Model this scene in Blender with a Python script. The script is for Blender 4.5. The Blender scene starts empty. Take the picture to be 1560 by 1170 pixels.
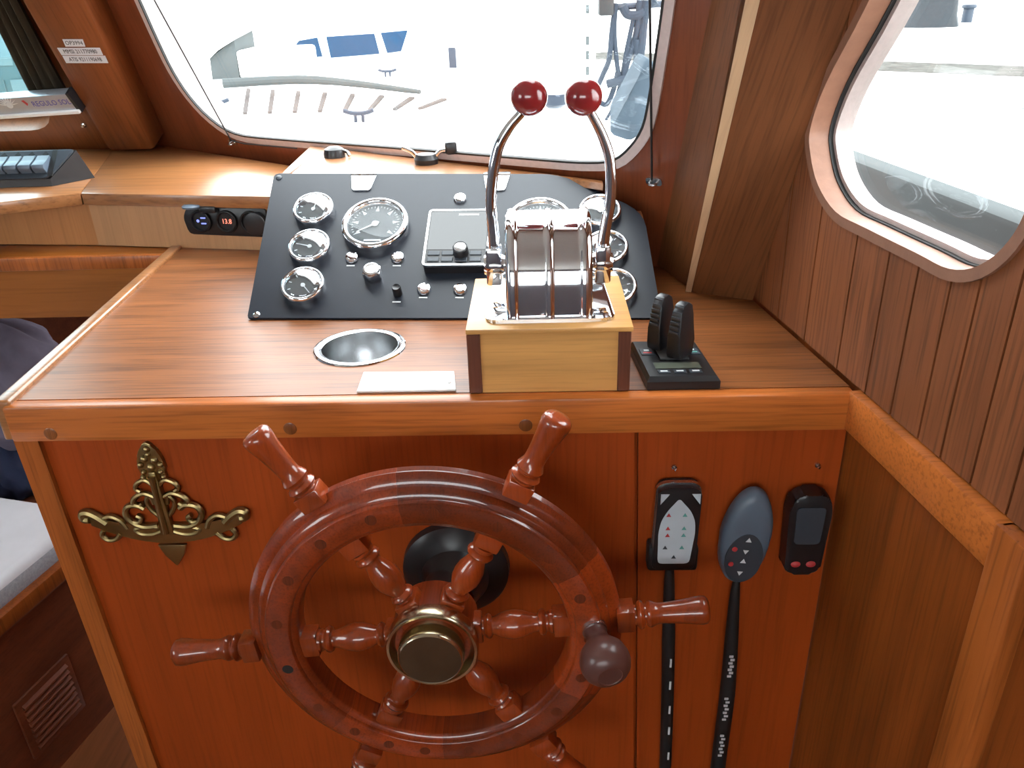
import bpy, bmesh, math, random
from mathutils import Vector as V, Matrix
random.seed(7)
sc = bpy.context.scene
COL = sc.collection

# ------------------------------------------------------------------ camera
F, CX, CY = 1250.0, 780.0, 585.0            # focal length in pixels of the 1560 x 1170 frame
CZ, ZT = 1.37, 0.95                          # eye height, console top height (metres)
ROT = Matrix(((0.99928711, 0.01675981, 0.03382855),
              (0.02296484, 0.44135559, -0.89703838),
              (-0.02996461, 0.89717576, 0.44065607)))
EYE = V((0, 0, CZ))
cam_d = bpy.data.cameras.new('camera')
cam_d.sensor_width = 36.0
cam_d.lens = F / 1560.0 * 36.0
cam_d.clip_start = 0.02
cam = bpy.data.objects.new('camera', cam_d)
cam.matrix_world = Matrix.Translation(EYE) @ ROT.to_4x4()
COL.objects.link(cam)
sc.camera = cam

# ------------------------------------------------------------------ sky and exposure
SKY = 9.5
world = bpy.data.worlds.new('overcast_sky')
sc.world = world
world.use_nodes = True
wn = world.node_tree
bg = wn.nodes['Background']
bg.inputs[0].default_value = (0.93, 0.97, 1.0, 1)
bg.inputs[1].default_value = SKY
vs = sc.view_settings
vs.view_transform = 'Standard'
vs.look = 'None'
vs.exposure = 0.22
vs.gamma = 1.0
vs.use_curve_mapping = False

# ------------------------------------------------------------------ pixel -> place
def ray(p):
    return ROT @ V((p[0] - CX, -(p[1] - CY), -F))
def onz(p, z):
    r = ray(p); return EYE + r * ((z - CZ) / r.z)
def onp(p, P, n):
    r = ray(p); return EYE + r * ((P - EYE).dot(n) / r.dot(n))
def ony(p, y):
    return onp(p, V((0, y, 0)), V((0, 1, 0)))

class Fr:
    def __init__(s, o, x=(1, 0, 0), y=(0, 1, 0), z=None):
        s.o = V(o); s.x = V(x).normalized(); s.y = V(y).normalized()
        s.z = V(z).normalized() if z is not None else s.x.cross(s.y)
    def p(s, a, b, c=0.0):
        return s.o + s.x * a + s.y * b + s.z * c
    def at(s, a, b, c=0.0):
        return Fr(s.p(a, b, c), s.x, s.y, s.z)
    def px(s, p, c=0.0):                      # pixel on this frame's plane, lifted by c -> (a, b)
        q = onp(p, s.p(0, 0, c), s.z) - s.o
        return (q.dot(s.x), q.dot(s.y))
    def rot(s, ang):
        c, k = math.cos(ang), math.sin(ang)
        return Fr(s.o, s.x * c + s.y * k, s.y * c - s.x * k, s.z)
WORLD = Fr((0, 0, 0))

# ------------------------------------------------------------------ mesh builder
class MB:
    def __init__(s):
        s.v = []; s.f = []
    def add(s, vs_, fs):
        k = len(s.v)
        s.v += [V(q) for q in vs_]
        s.f += [tuple(i + k for i in f) for f in fs]
        return s
    def bm(s, b):
        b.verts.index_update()
        s.add([q.co.copy() for q in b.verts], [[q.index for q in f.verts] for f in b.faces])
        b.free()
        return s
    def box(s, fr, x0, x1, y0, y1, z0, z1, bev=0.0, seg=2):
        P = [fr.p(a, b, c) for c in (z0, z1) for b in (y0, y1) for a in (x0, x1)]
        Q = [(0, 2, 3, 1), (4, 5, 7, 6), (0, 1, 5, 4), (2, 6, 7, 3), (0, 4, 6, 2), (1, 3, 7, 5)]
        if not bev:
            return s.add(P, Q)
        return s.bev(P, Q, bev, seg)
    def bev(s, P, Q, bev, seg=2):
        b = bmesh.new()
        vv = [b.verts.new(q) for q in P]
        for f in Q: b.faces.new([vv[i] for i in f])
        bmesh.ops.bevel(b, geom=b.edges[:], offset=bev, segments=seg, affect='EDGES', profile=0.5)
        return s.bm(b)
    def prism(s, fr, poly, z0, z1, bev=0.0, seg=2):
        n = len(poly)
        P = [fr.p(a, b, z0) for a, b in poly] + [fr.p(a, b, z1) for a, b in poly]
        Q = [tuple(range(n))[::-1], tuple(range(n, 2 * n))] + [(i, (i + 1) % n, (i + 1) % n + n, i + n) for i in range(n)]
        if not bev:
            return s.add(P, Q)
        return s.bev(P, Q, bev, seg)
    def hull8(s, A, B, bev=0.0):              # two loops of points, joined
        n = len(A)
        P = list(A) + list(B)
        Q = [tuple(range(n))[::-1], tuple(range(n, 2 * n))] + [(i, (i + 1) % n, (i + 1) % n + n, i + n) for i in range(n)]
        return s.bev(P, Q, bev) if bev else s.add(P, Q)
    def ring(s, fr, A, B, z0, z1):
        n = len(A)
        P = [fr.p(a, b, z) for z in (z0, z1) for L in (A, B) for a, b in L]
        Q = []
        for i in range(n):
            j = (i + 1) % n
            Q += [(i, j, n + j, n + i), (2 * n + i, 3 * n + i, 3 * n + j, 2 * n + j),
                  (i, 2 * n + i, 2 * n + j, j), (n + i, n + j, 3 * n + j, 3 * n + i)]
        return s.add(P, Q)
    def plate(s, fr, outer, holes, z0, z1):   # flat plate with holes
        b = bmesh.new()
        es = []
        for L in [outer] + holes:
            vv = [b.verts.new(fr.p(a, c, z0)) for a, c in L]
            es += [b.edges.new((vv[i], vv[(i + 1) % len(vv)])) for i in range(len(vv))]
        bmesh.ops.triangle_fill(b, use_beauty=True, use_dissolve=False, edges=es, normal=fr.z)
        g = bmesh.ops.extrude_face_region(b, geom=b.faces[:])
        bmesh.ops.translate(b, vec=fr.z * (z1 - z0), verts=[q for q in g['geom'] if isinstance(q, bmesh.types.BMVert)])
        bmesh.ops.recalc_face_normals(b, faces=b.faces[:])
        return s.bm(b)
    def lathe(s, fr, prof, seg=32, a0=0.0, a1=2 * math.pi):
        full = abs(a1 - a0 - 2 * math.pi) < 1e-6
        m = seg if full else seg + 1
        P, Q = [], []
        for i in range(m):
            t = a0 + (a1 - a0) * i / seg
            c, k = math.cos(t), math.sin(t)
            P += [fr.p(r * c, r * k, h) for r, h in prof]
        n = len(prof)
        for i in range(seg):
            j = (i + 1) % m
            for q in range(n - 1):
                Q.append((i * n + q, j * n + q, j * n + q + 1, i * n + q + 1))
        return s.add(P, Q)
    def torus_arc(s, fr, prof, a0, a1, seg):  # closed profile swept round an arc, ends capped
        P, Q = [], []
        n = len(prof)
        for i in range(seg + 1):
            t = a0 + (a1 - a0) * i / seg
            c, k = math.cos(t), math.sin(t)
            P += [fr.p(r * c, r * k, h) for r, h in prof]
        for i in range(seg):
            for q in range(n):
                w = (q + 1) % n
                Q.append((i * n + q, i * n + w, (i + 1) * n + w, (i + 1) * n + q))
        Q += [tuple(range(n))[::-1], tuple(range(seg * n, seg * n + n))]
        return s.add(P, Q)
    def tube(s, pts, r, seg=10, caps=True, smooth=0):
        pts = [V(q) for q in pts]
        rr = list(r) if isinstance(r, (list, tuple)) else [r] * len(pts)
        if smooth:
            np_, nr = [], []
            L = len(pts)
            for i in range(L - 1):
                p0, p1, p2, p3 = pts[max(i - 1, 0)], pts[i], pts[i + 1], pts[min(i + 2, L - 1)]
                for k in range(smooth):
                    t = k / smooth
                    np_.append(0.5 * ((2 * p1) + (p2 - p0) * t + (2 * p0 - 5 * p1 + 4 * p2 - p3) * t * t + (3 * p1 - p0 - 3 * p2 + p3) * t ** 3))
                    nr.append(rr[i] * (1 - t) + rr[i + 1] * t)
            np_.append(pts[-1]); nr.append(rr[-1])
            pts, rr = np_, nr
        n = len(pts)
        T = [(pts[min(i + 1, n - 1)] - pts[max(i - 1, 0)]).normalized() for i in range(n)]
        a = V((0, 0, 1)) if abs(T[0].z) < 0.9 else V((1, 0, 0))
        u = (a - T[0] * a.dot(T[0])).normalized()
        P, Q = [], []
        for i in range(n):
            u = (u - T[i] * u.dot(T[i])).normalized()
            w = T[i].cross(u)
            for k in range(seg):
                t = 2 * math.pi * k / seg
                P.append(pts[i] + (u * math.cos(t) + w * math.sin(t)) * rr[i])
        for i in range(n - 1):
            for k in range(seg):
                j = (k + 1) % seg
                Q.append((i * seg + k, i * seg + j, (i + 1) * seg + j, (i + 1) * seg + k))
        if caps:
            Q += [tuple(range(seg))[::-1], tuple(range((n - 1) * seg, n * seg))]
        return s.add(P, Q)
    def ball(s, fr, rx, ry=None, rz=None, seg=24):
        ry = ry or rx; rz = rz or rx
        P, Q = [], []
        m = seg // 2
        for i in range(m + 1):
            t = math.pi * i / m
            for k in range(seg):
                f = 2 * math.pi * k / seg
                P.append(fr.p(rx * math.sin(t) * math.cos(f), ry * math.sin(t) * math.sin(f), rz * math.cos(t)))
        for i in range(m):
            for k in range(seg):
                j = (k + 1) % seg
                Q.append((i * seg + k, (i + 1) * seg + k, (i + 1) * seg + j, i * seg + j))
        return s.add(P, Q)
    def build(s, name, mat, parent=None, ang=35, smooth=True):
        off = V((0, 0, 0))
        if parent is not None:
            r = parent
            while r.parent: r = r.parent
            off = V(r['base'])
        else:
            xs = [q.x for q in s.v]; ys = [q.y for q in s.v]; zs = [q.z for q in s.v]
            off = V(((min(xs) + max(xs)) / 2, (min(ys) + max(ys)) / 2, min(zs)))
        me = bpy.data.meshes.new(name)
        me.from_pydata([q - off for q in s.v], [], s.f)
        b = bmesh.new(); b.from_mesh(me)
        bmesh.ops.remove_doubles(b, verts=b.verts[:], dist=1e-6)
        bmesh.ops.recalc_face_normals(b, faces=b.faces[:])
        b.to_mesh(me); b.free()
        me.materials.append(mat)
        if smooth:
            me.polygons.foreach_set('use_smooth', [True] * len(me.polygons))
            me.set_sharp_from_angle(angle=math.radians(ang))
        o = bpy.data.objects.new(name, me)
        COL.objects.link(o)
        if parent is not None:
            o.parent = parent
        else:
            o.location = off
            o['base'] = tuple(off)
        return o

def thing(name, label, cat, base, group=None):
    o = bpy.data.objects.new(name, None)
    o.empty_display_size = 0.02
    o.location = base; o['base'] = tuple(V(base))
    COL.objects.link(o)
    return tag(o, label, cat, group)
def tag(o, label, cat, group=None):
    o['label'] = label; o['category'] = cat
    if group: o['group'] = group
    return o
def struct(name, mb, mat):
    o = mb.build(name, mat); o['kind'] = 'structure'
    return o
def text_mb(txt, fr, size, depth=0.0004, align='CENTER', sx=1.0):
    cu = bpy.data.curves.new('t', 'FONT')
    cu.body = txt; cu.size = size; cu.extrude = depth; cu.align_x = align; cu.align_y = 'CENTER'
    cu.resolution_u = 2
    o = bpy.data.objects.new('t', cu)
    COL.objects.link(o)
    dg = bpy.context.evaluated_depsgraph_get()
    me = bpy.data.meshes.new_from_object(o.evaluated_get(dg))
    m = MB()
    m.add([fr.p(q.co.x * sx, q.co.y, q.co.z) for q in me.vertices], [tuple(p.vertices) for p in me.polygons])
    bpy.data.objects.remove(o); bpy.data.curves.remove(cu); bpy.data.meshes.remove(me)
    return m

# ------------------------------------------------------------------ materials
def new_mat(name):
    m = bpy.data.materials.new(name); m.use_nodes = True
    return m, m.node_tree, m.node_tree.nodes['Principled BSDF']
def plain(name, col, rough=0.5, metal=0.0, coat=0.0, var=0.12, scale=30.0, bump=0.0, spec=0.5):
    m, nt, b = new_mat(name)
    tc = nt.nodes.new('ShaderNodeTexCoord'); no = nt.nodes.new('ShaderNodeTexNoise')
    no.inputs['Scale'].default_value = scale; no.inputs['Detail'].default_value = 4
    nt.links.new(tc.outputs['Object'], no.inputs['Vector'])
    mx = nt.nodes.new('ShaderNodeMix'); mx.data_type = 'RGBA'
    mx.inputs[6].default_value = (*[max(0, c * (1 - var)) for c in col], 1)
    mx.inputs[7].default_value = (*[min(1, c * (1 + var)) for c in col], 1)
    nt.links.new(no.outputs['Fac'], mx.inputs[0]); nt.links.new(mx.outputs[2], b.inputs['Base Color'])
    b.inputs['Roughness'].default_value = rough; b.inputs['Metallic'].default_value = metal
    b.inputs['Coat Weight'].default_value = coat; b.inputs['Coat Roughness'].default_value = 0.08
    b.inputs['Specular IOR Level'].default_value = spec
    if bump:
        bp = nt.nodes.new('ShaderNodeBump'); bp.inputs['Strength'].default_value = bump; bp.inputs['Distance'].default_value = 0.002
        nt.links.new(no.outputs['Fac'], bp.inputs['Height']); nt.links.new(bp.outputs[0], b.inputs['Normal'])
    return m
def wood(name, dark, mid, light, axis='x', sc_=1.0, rough=0.38, coat=0.5, crough=0.16, pores=0.35, tint=0.0, along=None):
    m, nt, b = new_mat(name)
    N, L = nt.nodes.new, nt.links.new
    tc = N('ShaderNodeTexCoord')
    vec = tc.outputs['Object']
    if along is not None:
        r0 = N('ShaderNodeMapping')
        r0.inputs['Rotation'].default_value = V(along).normalized().rotation_difference(V((0, 0, 1))).to_euler('XYZ')
        L(vec, r0.inputs[0]); vec = r0.outputs[0]
    def mapping(al, ac):
        mp = N('ShaderNodeMapping')
        mp.inputs['Scale'].default_value = {'x': (al, ac, ac), 'y': (ac, al, ac), 'z': (ac, ac, al)}[axis]
        L(vec, mp.inputs[0]); return mp
    m1 = mapping(1.6 * sc_, 22 * sc_); m2 = mapping(9 * sc_, 260 * sc_); m3 = mapping(0.7 * sc_, 5 * sc_)
    n1 = N('ShaderNodeTexNoise'); n1.inputs['Scale'].default_value = 1; n1.inputs['Detail'].default_value = 6; n1.inputs['Distortion'].default_value = 0.8
    n2 = N('ShaderNodeTexNoise'); n2.inputs['Scale'].default_value = 1; n2.inputs['Detail'].default_value = 3
    n3 = N('ShaderNodeTexNoise'); n3.inputs['Scale'].default_value = 1; n3.inputs['Detail'].default_value = 2
    for a, c in ((m1, n1), (m2, n2), (m3, n3)): L(a.outputs[0], c.inputs['Vector'])
    ad = N('ShaderNodeMath'); ad.operation = 'MULTIPLY_ADD'; ad.inputs[1].default_value = 0.45
    L(n3.outputs['Fac'], ad.inputs[0]); L(n1.outputs['Fac'], ad.inputs[2])
    rp = N('ShaderNodeValToRGB')
    rp.color_ramp.elements[0].position = 0.48; rp.color_ramp.elements[0].color = (*dark, 1)
    rp.color_ramp.elements[1].position = 0.98; rp.color_ramp.elements[1].color = (*light, 1)
    e = rp.color_ramp.elements.new(0.72); e.color = (*mid, 1)
    L(ad.outputs[0], rp.inputs[0])
    r2 = N('ShaderNodeValToRGB')
    r2.color_ramp.elements[0].position = 0.30; r2.color_ramp.elements[0].color = (1 - pores, 1 - pores, 1 - pores, 1)
    r2.color_ramp.elements[1].position = 0.52; r2.color_ramp.elements[1].color = (1, 1, 1, 1)
    L(n2.outputs['Fac'], r2.inputs[0])
    mu = N('ShaderNodeMix'); mu.data_type = 'RGBA'; mu.blend_type = 'MULTIPLY'; mu.inputs[0].default_value = 1
    L(rp.outputs[0], mu.inputs[6]); L(r2.outputs[0], mu.inputs[7])
    col = mu.outputs[2]
    if tint:
        oi = N('ShaderNodeObjectInfo'); hs = N('ShaderNodeHueSaturation')
        mr = N('ShaderNodeMapRange'); mr.inputs['To Min'].default_value = 1 - tint; mr.inputs['To Max'].default_value = 1 + tint
        L(oi.outputs['Random'], mr.inputs['Value']); L(mr.outputs[0], hs.inputs['Value']); L(col, hs.inputs['Color']); col = hs.outputs[0]
    L(col, b.inputs['Base Color'])
    b.inputs['Roughness'].default_value = rough
    b.inputs['Specular IOR Level'].default_value = 0.25
    b.inputs['Coat Weight'].default_value = coat; b.inputs['Coat Roughness'].default_value = crough
    bp = N('ShaderNodeBump'); bp.inputs['Strength'].default_value = 0.12; bp.inputs['Distance'].default_value = 0.001
    L(n2.outputs['Fac'], bp.inputs['Height']); L(bp.outputs[0], b.inputs['Normal'])
    return m
def emit(name, col, s):
    m, nt, b = new_mat(name)
    b.inputs['Base Color'].default_value = (0.02, 0.02, 0.02, 1)
    b.inputs['Emission Color'].default_value = (*col, 1); b.inputs['Emission Strength'].default_value = s
    return m
def pane_mat(name, tint=(1, 1, 1), gloss=0.05):
    m = bpy.data.materials.new(name); m.use_nodes = True
    nt = m.node_tree; nt.nodes.clear()
    o = nt.nodes.new('ShaderNodeOutputMaterial'); mx = nt.nodes.new('ShaderNodeMixShader')
    t = nt.nodes.new('ShaderNodeBsdfTransparent'); g = nt.nodes.new('ShaderNodeBsdfGlossy')
    t.inputs[0].default_value = (*tint, 1); g.inputs['Roughness'].default_value = 0.02
    mx.inputs[0].default_value = gloss
    nt.links.new(t.outputs[0], mx.inputs[1]); nt.links.new(g.outputs[0], mx.inputs[2]); nt.links.new(mx.outputs[0], o.inputs[0])
    return m

W_TOP = wood('wood_console_top', (0.138, 0.047, 0.014), (0.250, 0.085, 0.026), (0.325, 0.111, 0.034), 'x', 1.2, 0.36, 0.0, 0.3, 0.45)
W_TOP.node_tree.nodes['Principled BSDF'].inputs['Specular IOR Level'].default_value = 0.30
W_FRONT = wood('wood_console_front', (0.281, 0.044, 0.005), (0.330, 0.052, 0.006), (0.380, 0.060, 0.007), 'z', 0.8, 0.45, 0.05, 0.25, 0.2)
W_BAND = wood('wood_band', (0.400, 0.114, 0.022), (0.500, 0.142, 0.028), (0.600, 0.170, 0.034), 'x', 1.0, 0.36, 0.3, 0.2)
W_STILE = wood('wood_stile', (0.245, 0.065, 0.012), (0.360, 0.095, 0.018), (0.468, 0.124, 0.023), 'z', 1.0, 0.38, 0.3, 0.2)
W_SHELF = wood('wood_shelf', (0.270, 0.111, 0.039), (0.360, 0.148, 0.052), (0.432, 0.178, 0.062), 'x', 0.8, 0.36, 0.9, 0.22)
W_FASC = wood('wood_fascia', (0.425, 0.230, 0.111), (0.500, 0.270, 0.130), (0.550, 0.297, 0.143), 'z', 0.8, 0.42, 0.3, 0.25, 0.12)
W_FASC2 = wood('wood_fascia_orange', (0.391, 0.170, 0.060), (0.460, 0.200, 0.070), (0.529, 0.230, 0.081), 'z', 0.8, 0.42, 0.3, 0.25, 0.15)
W_LEDGE = wood('wood_ledge', (0.218, 0.068, 0.010), (0.320, 0.100, 0.015), (0.416, 0.130, 0.019), 'x', 0.7, 0.42, 0.2, 0.25, 0.15)
W_WALL = wood('wood_wall_plank', (0.184, 0.060, 0.022), (0.230, 0.075, 0.027), (0.276, 0.090, 0.032), 'z', 1.0, 0.55, 0.1, 0.3, 0.45, 0.08)
W_LOW = wood('wood_lower_panel', (0.170, 0.041, 0.007), (0.250, 0.060, 0.010), (0.325, 0.078, 0.013), 'z', 0.9, 0.45, 0.15, 0.25, 0.3)
W_PILLAR = wood('wood_pillar', (0.160, 0.046, 0.014), (0.200, 0.058, 0.017), (0.240, 0.070, 0.020), 'z', 0.9, 0.42, 0.3, 0.2, 0.25, 0, (-0.05, -0.50, 0.85))
W_PILLR = wood('wood_corner_pillar', (0.136, 0.048, 0.018), (0.170, 0.060, 0.022), (0.204, 0.072, 0.026), 'z', 0.9, 0.45, 0.15, 0.2, 0.3, 0, (0.10, -0.42, 0.85))
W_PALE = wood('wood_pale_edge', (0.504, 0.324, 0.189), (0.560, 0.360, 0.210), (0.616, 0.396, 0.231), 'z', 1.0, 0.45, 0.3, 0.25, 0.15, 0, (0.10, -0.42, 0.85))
W_RED = wood('wood_window_surround', (0.152, 0.038, 0.014), (0.190, 0.048, 0.018), (0.228, 0.058, 0.022), 'z', 0.9, 0.4, 0.4, 0.2, 0.2, 0, (-0.1, -0.45, 0.88))
W_WHEEL = wood('wood_wheel', (0.146, 0.020, 0.004), (0.215, 0.030, 0.005), (0.280, 0.039, 0.007), 'y', 1.6, 0.35, 0.9, 0.05, 0.3, 0.35)
W_SPOKE = wood('wood_spoke', (0.184, 0.027, 0.004), (0.270, 0.040, 0.006), (0.351, 0.052, 0.008), 'z', 1.6, 0.35, 1.0, 0.05, 0.2, 0.15)
W_BOX = wood('wood_box_light', (0.496, 0.256, 0.080), (0.620, 0.320, 0.100), (0.713, 0.368, 0.115), 'x', 1.2, 0.42, 0.35, 0.2, 0.15)
W_BOXD = wood('wood_box_dark', (0.085, 0.028, 0.016), (0.12, 0.04, 0.024), (0.16, 0.055, 0.03), 'z', 1.2, 0.4, 0.3, 0.2, 0.2)
W_BENCH = wood('wood_bench', (0.116, 0.031, 0.014), (0.170, 0.045, 0.020), (0.221, 0.058, 0.026), 'y', 0.9, 0.4, 0.3, 0.2, 0.2)
W_FLOOR = wood('wood_floor', (0.163, 0.051, 0.018), (0.240, 0.075, 0.027), (0.312, 0.098, 0.035), 'y', 0.8, 0.4, 0.3, 0.2, 0.2)
WPLUG = wood('wood_wheel_plug', (0.088, 0.015, 0.004), (0.130, 0.022, 0.006), (0.169, 0.029, 0.008), 'z', 3.0, 0.3, 0.5, 0.1)
PLUG = wood('wood_plug', (0.17, 0.05, 0.014), (0.24, 0.075, 0.02), (0.3, 0.1, 0.03), 'z', 3.0, 0.35, 0.6, 0.1)
HOLE = plain('dark_hole', (0.012, 0.008, 0.006), 0.8)
CHROME = plain('chrome', (0.80, 0.81, 0.84), 0.06, 1.0, 0, 0.03)
STEEL = plain('brushed_steel', (0.62, 0.63, 0.64), 0.24, 1.0, 0, 0.05, 60)
BRASS = plain('brass', (0.34, 0.25, 0.11), 0.34, 1.0, 0, 0.2, 40, 0.1)
BRASSH = plain('brass_hub', (0.5600, 0.4700, 0.3100), 0.22, 1.0, 0, 0.1, 40)
BRASSD = plain('brass_tarnished', (0.16, 0.13, 0.09), 0.35, 1.0, 0, 0.25, 25)
BLACKP = plain('black_panel', (0.011, 0.015, 0.024), 0.40, 0, 0, 0.1, 80, 0.0, 0.40)
BLACK = plain('black_plastic', (0.012, 0.012, 0.014), 0.35)
BLACKM = plain('black_matt', (0.0080, 0.0080, 0.0090), 0.6)
RUBBER = plain('rubber_seal', (0.02, 0.022, 0.022), 0.6)
DIAL = plain('gauge_dial', (0.035, 0.042, 0.046), 0.5)
WHITE = plain('white_enamel', (0.80, 0.80, 0.79), 0.35)
WMARK = plain('white_mark', (0.70, 0.74, 0.76), 0.5)
GLASSG = pane_mat('gauge_glass', (0.95, 0.97, 0.98), 0.16)
GLASST = pane_mat('tachometer_glass', (0.95, 0.97, 0.98), 0.035)
GLASSW = pane_mat('window_glass', (0.97, 0.985, 0.98), 0.04)
GLASSB = pane_mat('window_glass_blue', (0.80, 0.95, 0.97), 0.05)
TEAL = plain('teal_cover', (0.020, 0.048, 0.054), 0.7, 0, 0, 0.2, 3)
TEALP = plain('pale_teal_cover', (0.045, 0.072, 0.078), 0.7, 0, 0, 0.1, 3)
SCREEN = plain('screen_black', (0.006, 0.007, 0.008), 0.06, 0, 0.3, 0.05)
REDK = plain('red_knob', (0.2100, 0.0140, 0.0160), 0.18, 0, 0.5, 0.1)
BROWNK = plain('brown_plastic', (0.1050, 0.0420, 0.0340), 0.3)
FRAMEW = plain('window_frame_grey', (0.46, 0.38, 0.36), 0.4, 0.1, 0, 0.15, 120, 0.2)
FRAMEL = plain('windshield_frame', (0.60, 0.50, 0.48), 0.4, 0.0, 0, 0.15, 120, 0.2)
FRAMEP = plain('window_rim_wood', (0.2700, 0.1250, 0.0750), 0.5, 0, 0, 0.25, 60, 0.3)
GREYP = plain('grey_blue_plastic', (0.10, 0.135, 0.18), 0.38)
DGREYP = plain('dark_grey_plastic', (0.035, 0.045, 0.058), 0.42)
LIGHTP = plain('pale_keypad', (0.52, 0.60, 0.66), 0.4)
REDM = plain('red_mark', (0.45, 0.035, 0.04), 0.5)
GREENM = plain('teal_mark', (0.10, 0.34, 0.32), 0.5)
LCD = plain('lcd', (0.10, 0.115, 0.09), 0.2)
LABEL = plain('label_tape', (0.62, 0.63, 0.66), 0.4)
INK = plain('ink', (0.03, 0.03, 0.04), 0.6)
INKB = plain('ink_blue', (0.10, 0.10, 0.42), 0.5)
ALU = plain('aluminium_grey', (0.42, 0.45, 0.50), 0.34, 0.6)
CUSH = plain('cushion_white', (0.72, 0.71, 0.75), 0.85, 0, 0, 0.08, 18, 0.4)
FRINGE = plain('cushion_side', (0.34, 0.34, 0.37), 0.9, 0, 0, 0.3, 200, 0.6)
NAVY = plain('navy_fabric', (0.0120, 0.0180, 0.0500), 0.9, 0, 0, 0.3, 40, 0.4)
PURPLE = plain('purple_grey_fabric', (0.1300, 0.1100, 0.1500), 0.9, 0, 0, 0.3, 30, 0.4)
CURTAIN = plain('olive_curtain', (0.035, 0.028, 0.016), 0.9, 0, 0, 0.3, 30, 0.3)
PANELG = plain('grey_lining', (0.20, 0.19, 0.21), 0.7)
CEIL = plain('ceiling_white', (0.62, 0.60, 0.56), 0.7)
LED_R = emit('led_red', (1.0, 0.25, 0.16), 1.6)
LED_B = emit('led_blue', (0.25, 0.3, 1.0), 1.4)
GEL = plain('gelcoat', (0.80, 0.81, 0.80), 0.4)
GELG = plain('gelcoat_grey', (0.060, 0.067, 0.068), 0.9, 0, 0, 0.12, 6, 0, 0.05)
BLUEG = plain('blue_glazing', (0.014, 0.042, 0.086), 0.6, 0, 0, 0.1, 30, 0, 0.1)
BLUES = plain('blue_grey_cover', (0.0060, 0.0140, 0.0300), 0.6)
ROPE = plain('rope_blue_grey', (0.0090, 0.0160, 0.0280), 0.85, 0, 0, 0.35, 150, 0.5)
TARP = plain('blue_tarp', (0.036, 0.050, 0.064), 0.8, 0, 0, 0.4, 8, 0.5, 0.1)
CONC = plain('quay_concrete', (0.60, 0.60, 0.58), 0.85, 0, 0, 0.08, 6)
GRAVEL = plain('gravel', (0.068, 0.066, 0.061), 0.95, 0, 0, 0.7, 5, 0, 0.0)
BARK = plain('tree_bark', (0.0140, 0.0180, 0.0220), 0.95, 0, 0, 0.5, 20, 0.6)
TEAKP = plain('pale_deck_slat', (0.074, 0.066, 0.064), 0.95, 0, 0, 0.2, 30, 0, 0.0)

# ------------------------------------------------------------------ key planes
TL, TR = V((-0.612, 0.821, ZT)), V((0.351, 0.821, ZT))
YF = 0.821
WD = V((-0.1510, 0.9885, 0)).normalized()                 # right wall, running forward
WN = V((-WD.y, WD.x, 0))                                   # into the room
WALL = Fr(TR - V((0, 0, ZT)), WD, (0, 0, 1), WN)           # a = along wall, b = height
RAKE = V((-0.044, 0.476, -0.878))
P0 = V((-0.884, 1.961, 1.05)); P1 = V((0.177, 1.223, 1.09))
nA = (P1 - P0).cross(RAKE).normalized()
hA = V((nA.y, -nA.x, 0)).normalized()
WSA = Fr(P0, hA, nA.cross(hA) * (1 if nA.cross(hA).z > 0 else -1))
if WSA.z.y > 0: WSA.z = -WSA.z                             # z into the room
Z_SH = 1.05

def wsy(x, z):                                              # y of the windshield plane at x, z
    return P0.y - ((x - P0.x) * nA.x + (z - P0.z) * nA.z) / nA.y
def catmull(pts, k=6):
    n = len(pts); out = []
    for i in range(n):
        p0, p1, p2, p3 = [V((*pts[(i + j) % n], 0)) for j in (-1, 0, 1, 2)]
        for q in range(k):
            t = q / k
            r = 0.5 * ((2 * p1) + (p2 - p0) * t + (2 * p0 - 5 * p1 + 4 * p2 - p3) * t * t + (3 * p1 - p0 - 3 * p2 + p3) * t ** 3)
            out.append((r.x, r.y))
    return out
def rounded(pts, rad, k=6):                                # polygon with rounded corners
    out = []; n = len(pts)
    if not isinstance(rad, (list, tuple)): rad = [rad] * n
    for i in range(n):
        a, p, b = V(pts[i - 1]), V(pts[i]), V(pts[(i + 1) % n])
        d1, d2 = (a - p), (b - p)
        r = min(rad[i], d1.length * 0.49, d2.length * 0.49)
        s, e = p + d1.normalized() * r, p + d2.normalized() * r
        for q in range(k + 1):
            t = q / k
            w = s * (1 - t) ** 2 + p * 2 * t * (1 - t) + e * t * t
            out.append((w.x, w.y))
    return out
def offset(poly, d):                                       # outward for d > 0
    n = len(poly); area = sum(poly[i][0] * poly[(i + 1) % n][1] - poly[(i + 1) % n][0] * poly[i][1] for i in range(n))
    sg = 1 if area > 0 else -1
    out = []
    for i in range(n):
        a, p, b = V(poly[i - 1]), V(poly[i]), V(poly[(i + 1) % n])
        t = ((p - a).normalized() + (b - p).normalized())
        t = t.normalized() if t.length > 1e-9 else (b - p).normalized()
        out.append((p.x + sg * t.y * d, p.y - sg * t.x * d))
    return out
def circle(r, n=32, cx=0, cy=0):
    return [(cx + r * math.cos(2 * math.pi * i / n), cy + r * math.sin(2 * math.pi * i / n)) for i in range(n)]

# ------------------------------------------------------------------ room shell
ZC = 1.96
struct('floor', MB().box(WORLD, -2.1, 1.0, -1.95, 2.5, -0.05, 0.0), W_FLOOR)
struct('ceiling', MB().prism(Fr((0, 0, ZC)), [(-2.1, -1.95), (1.1, -1.95), (1.1, 0.35), (0.50, wsy(0.50, ZC) + 0.04), (-0.93, wsy(-0.93, ZC) + 0.04), (-2.1, 1.56)], 0.0, 0.05), CEIL)
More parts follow.
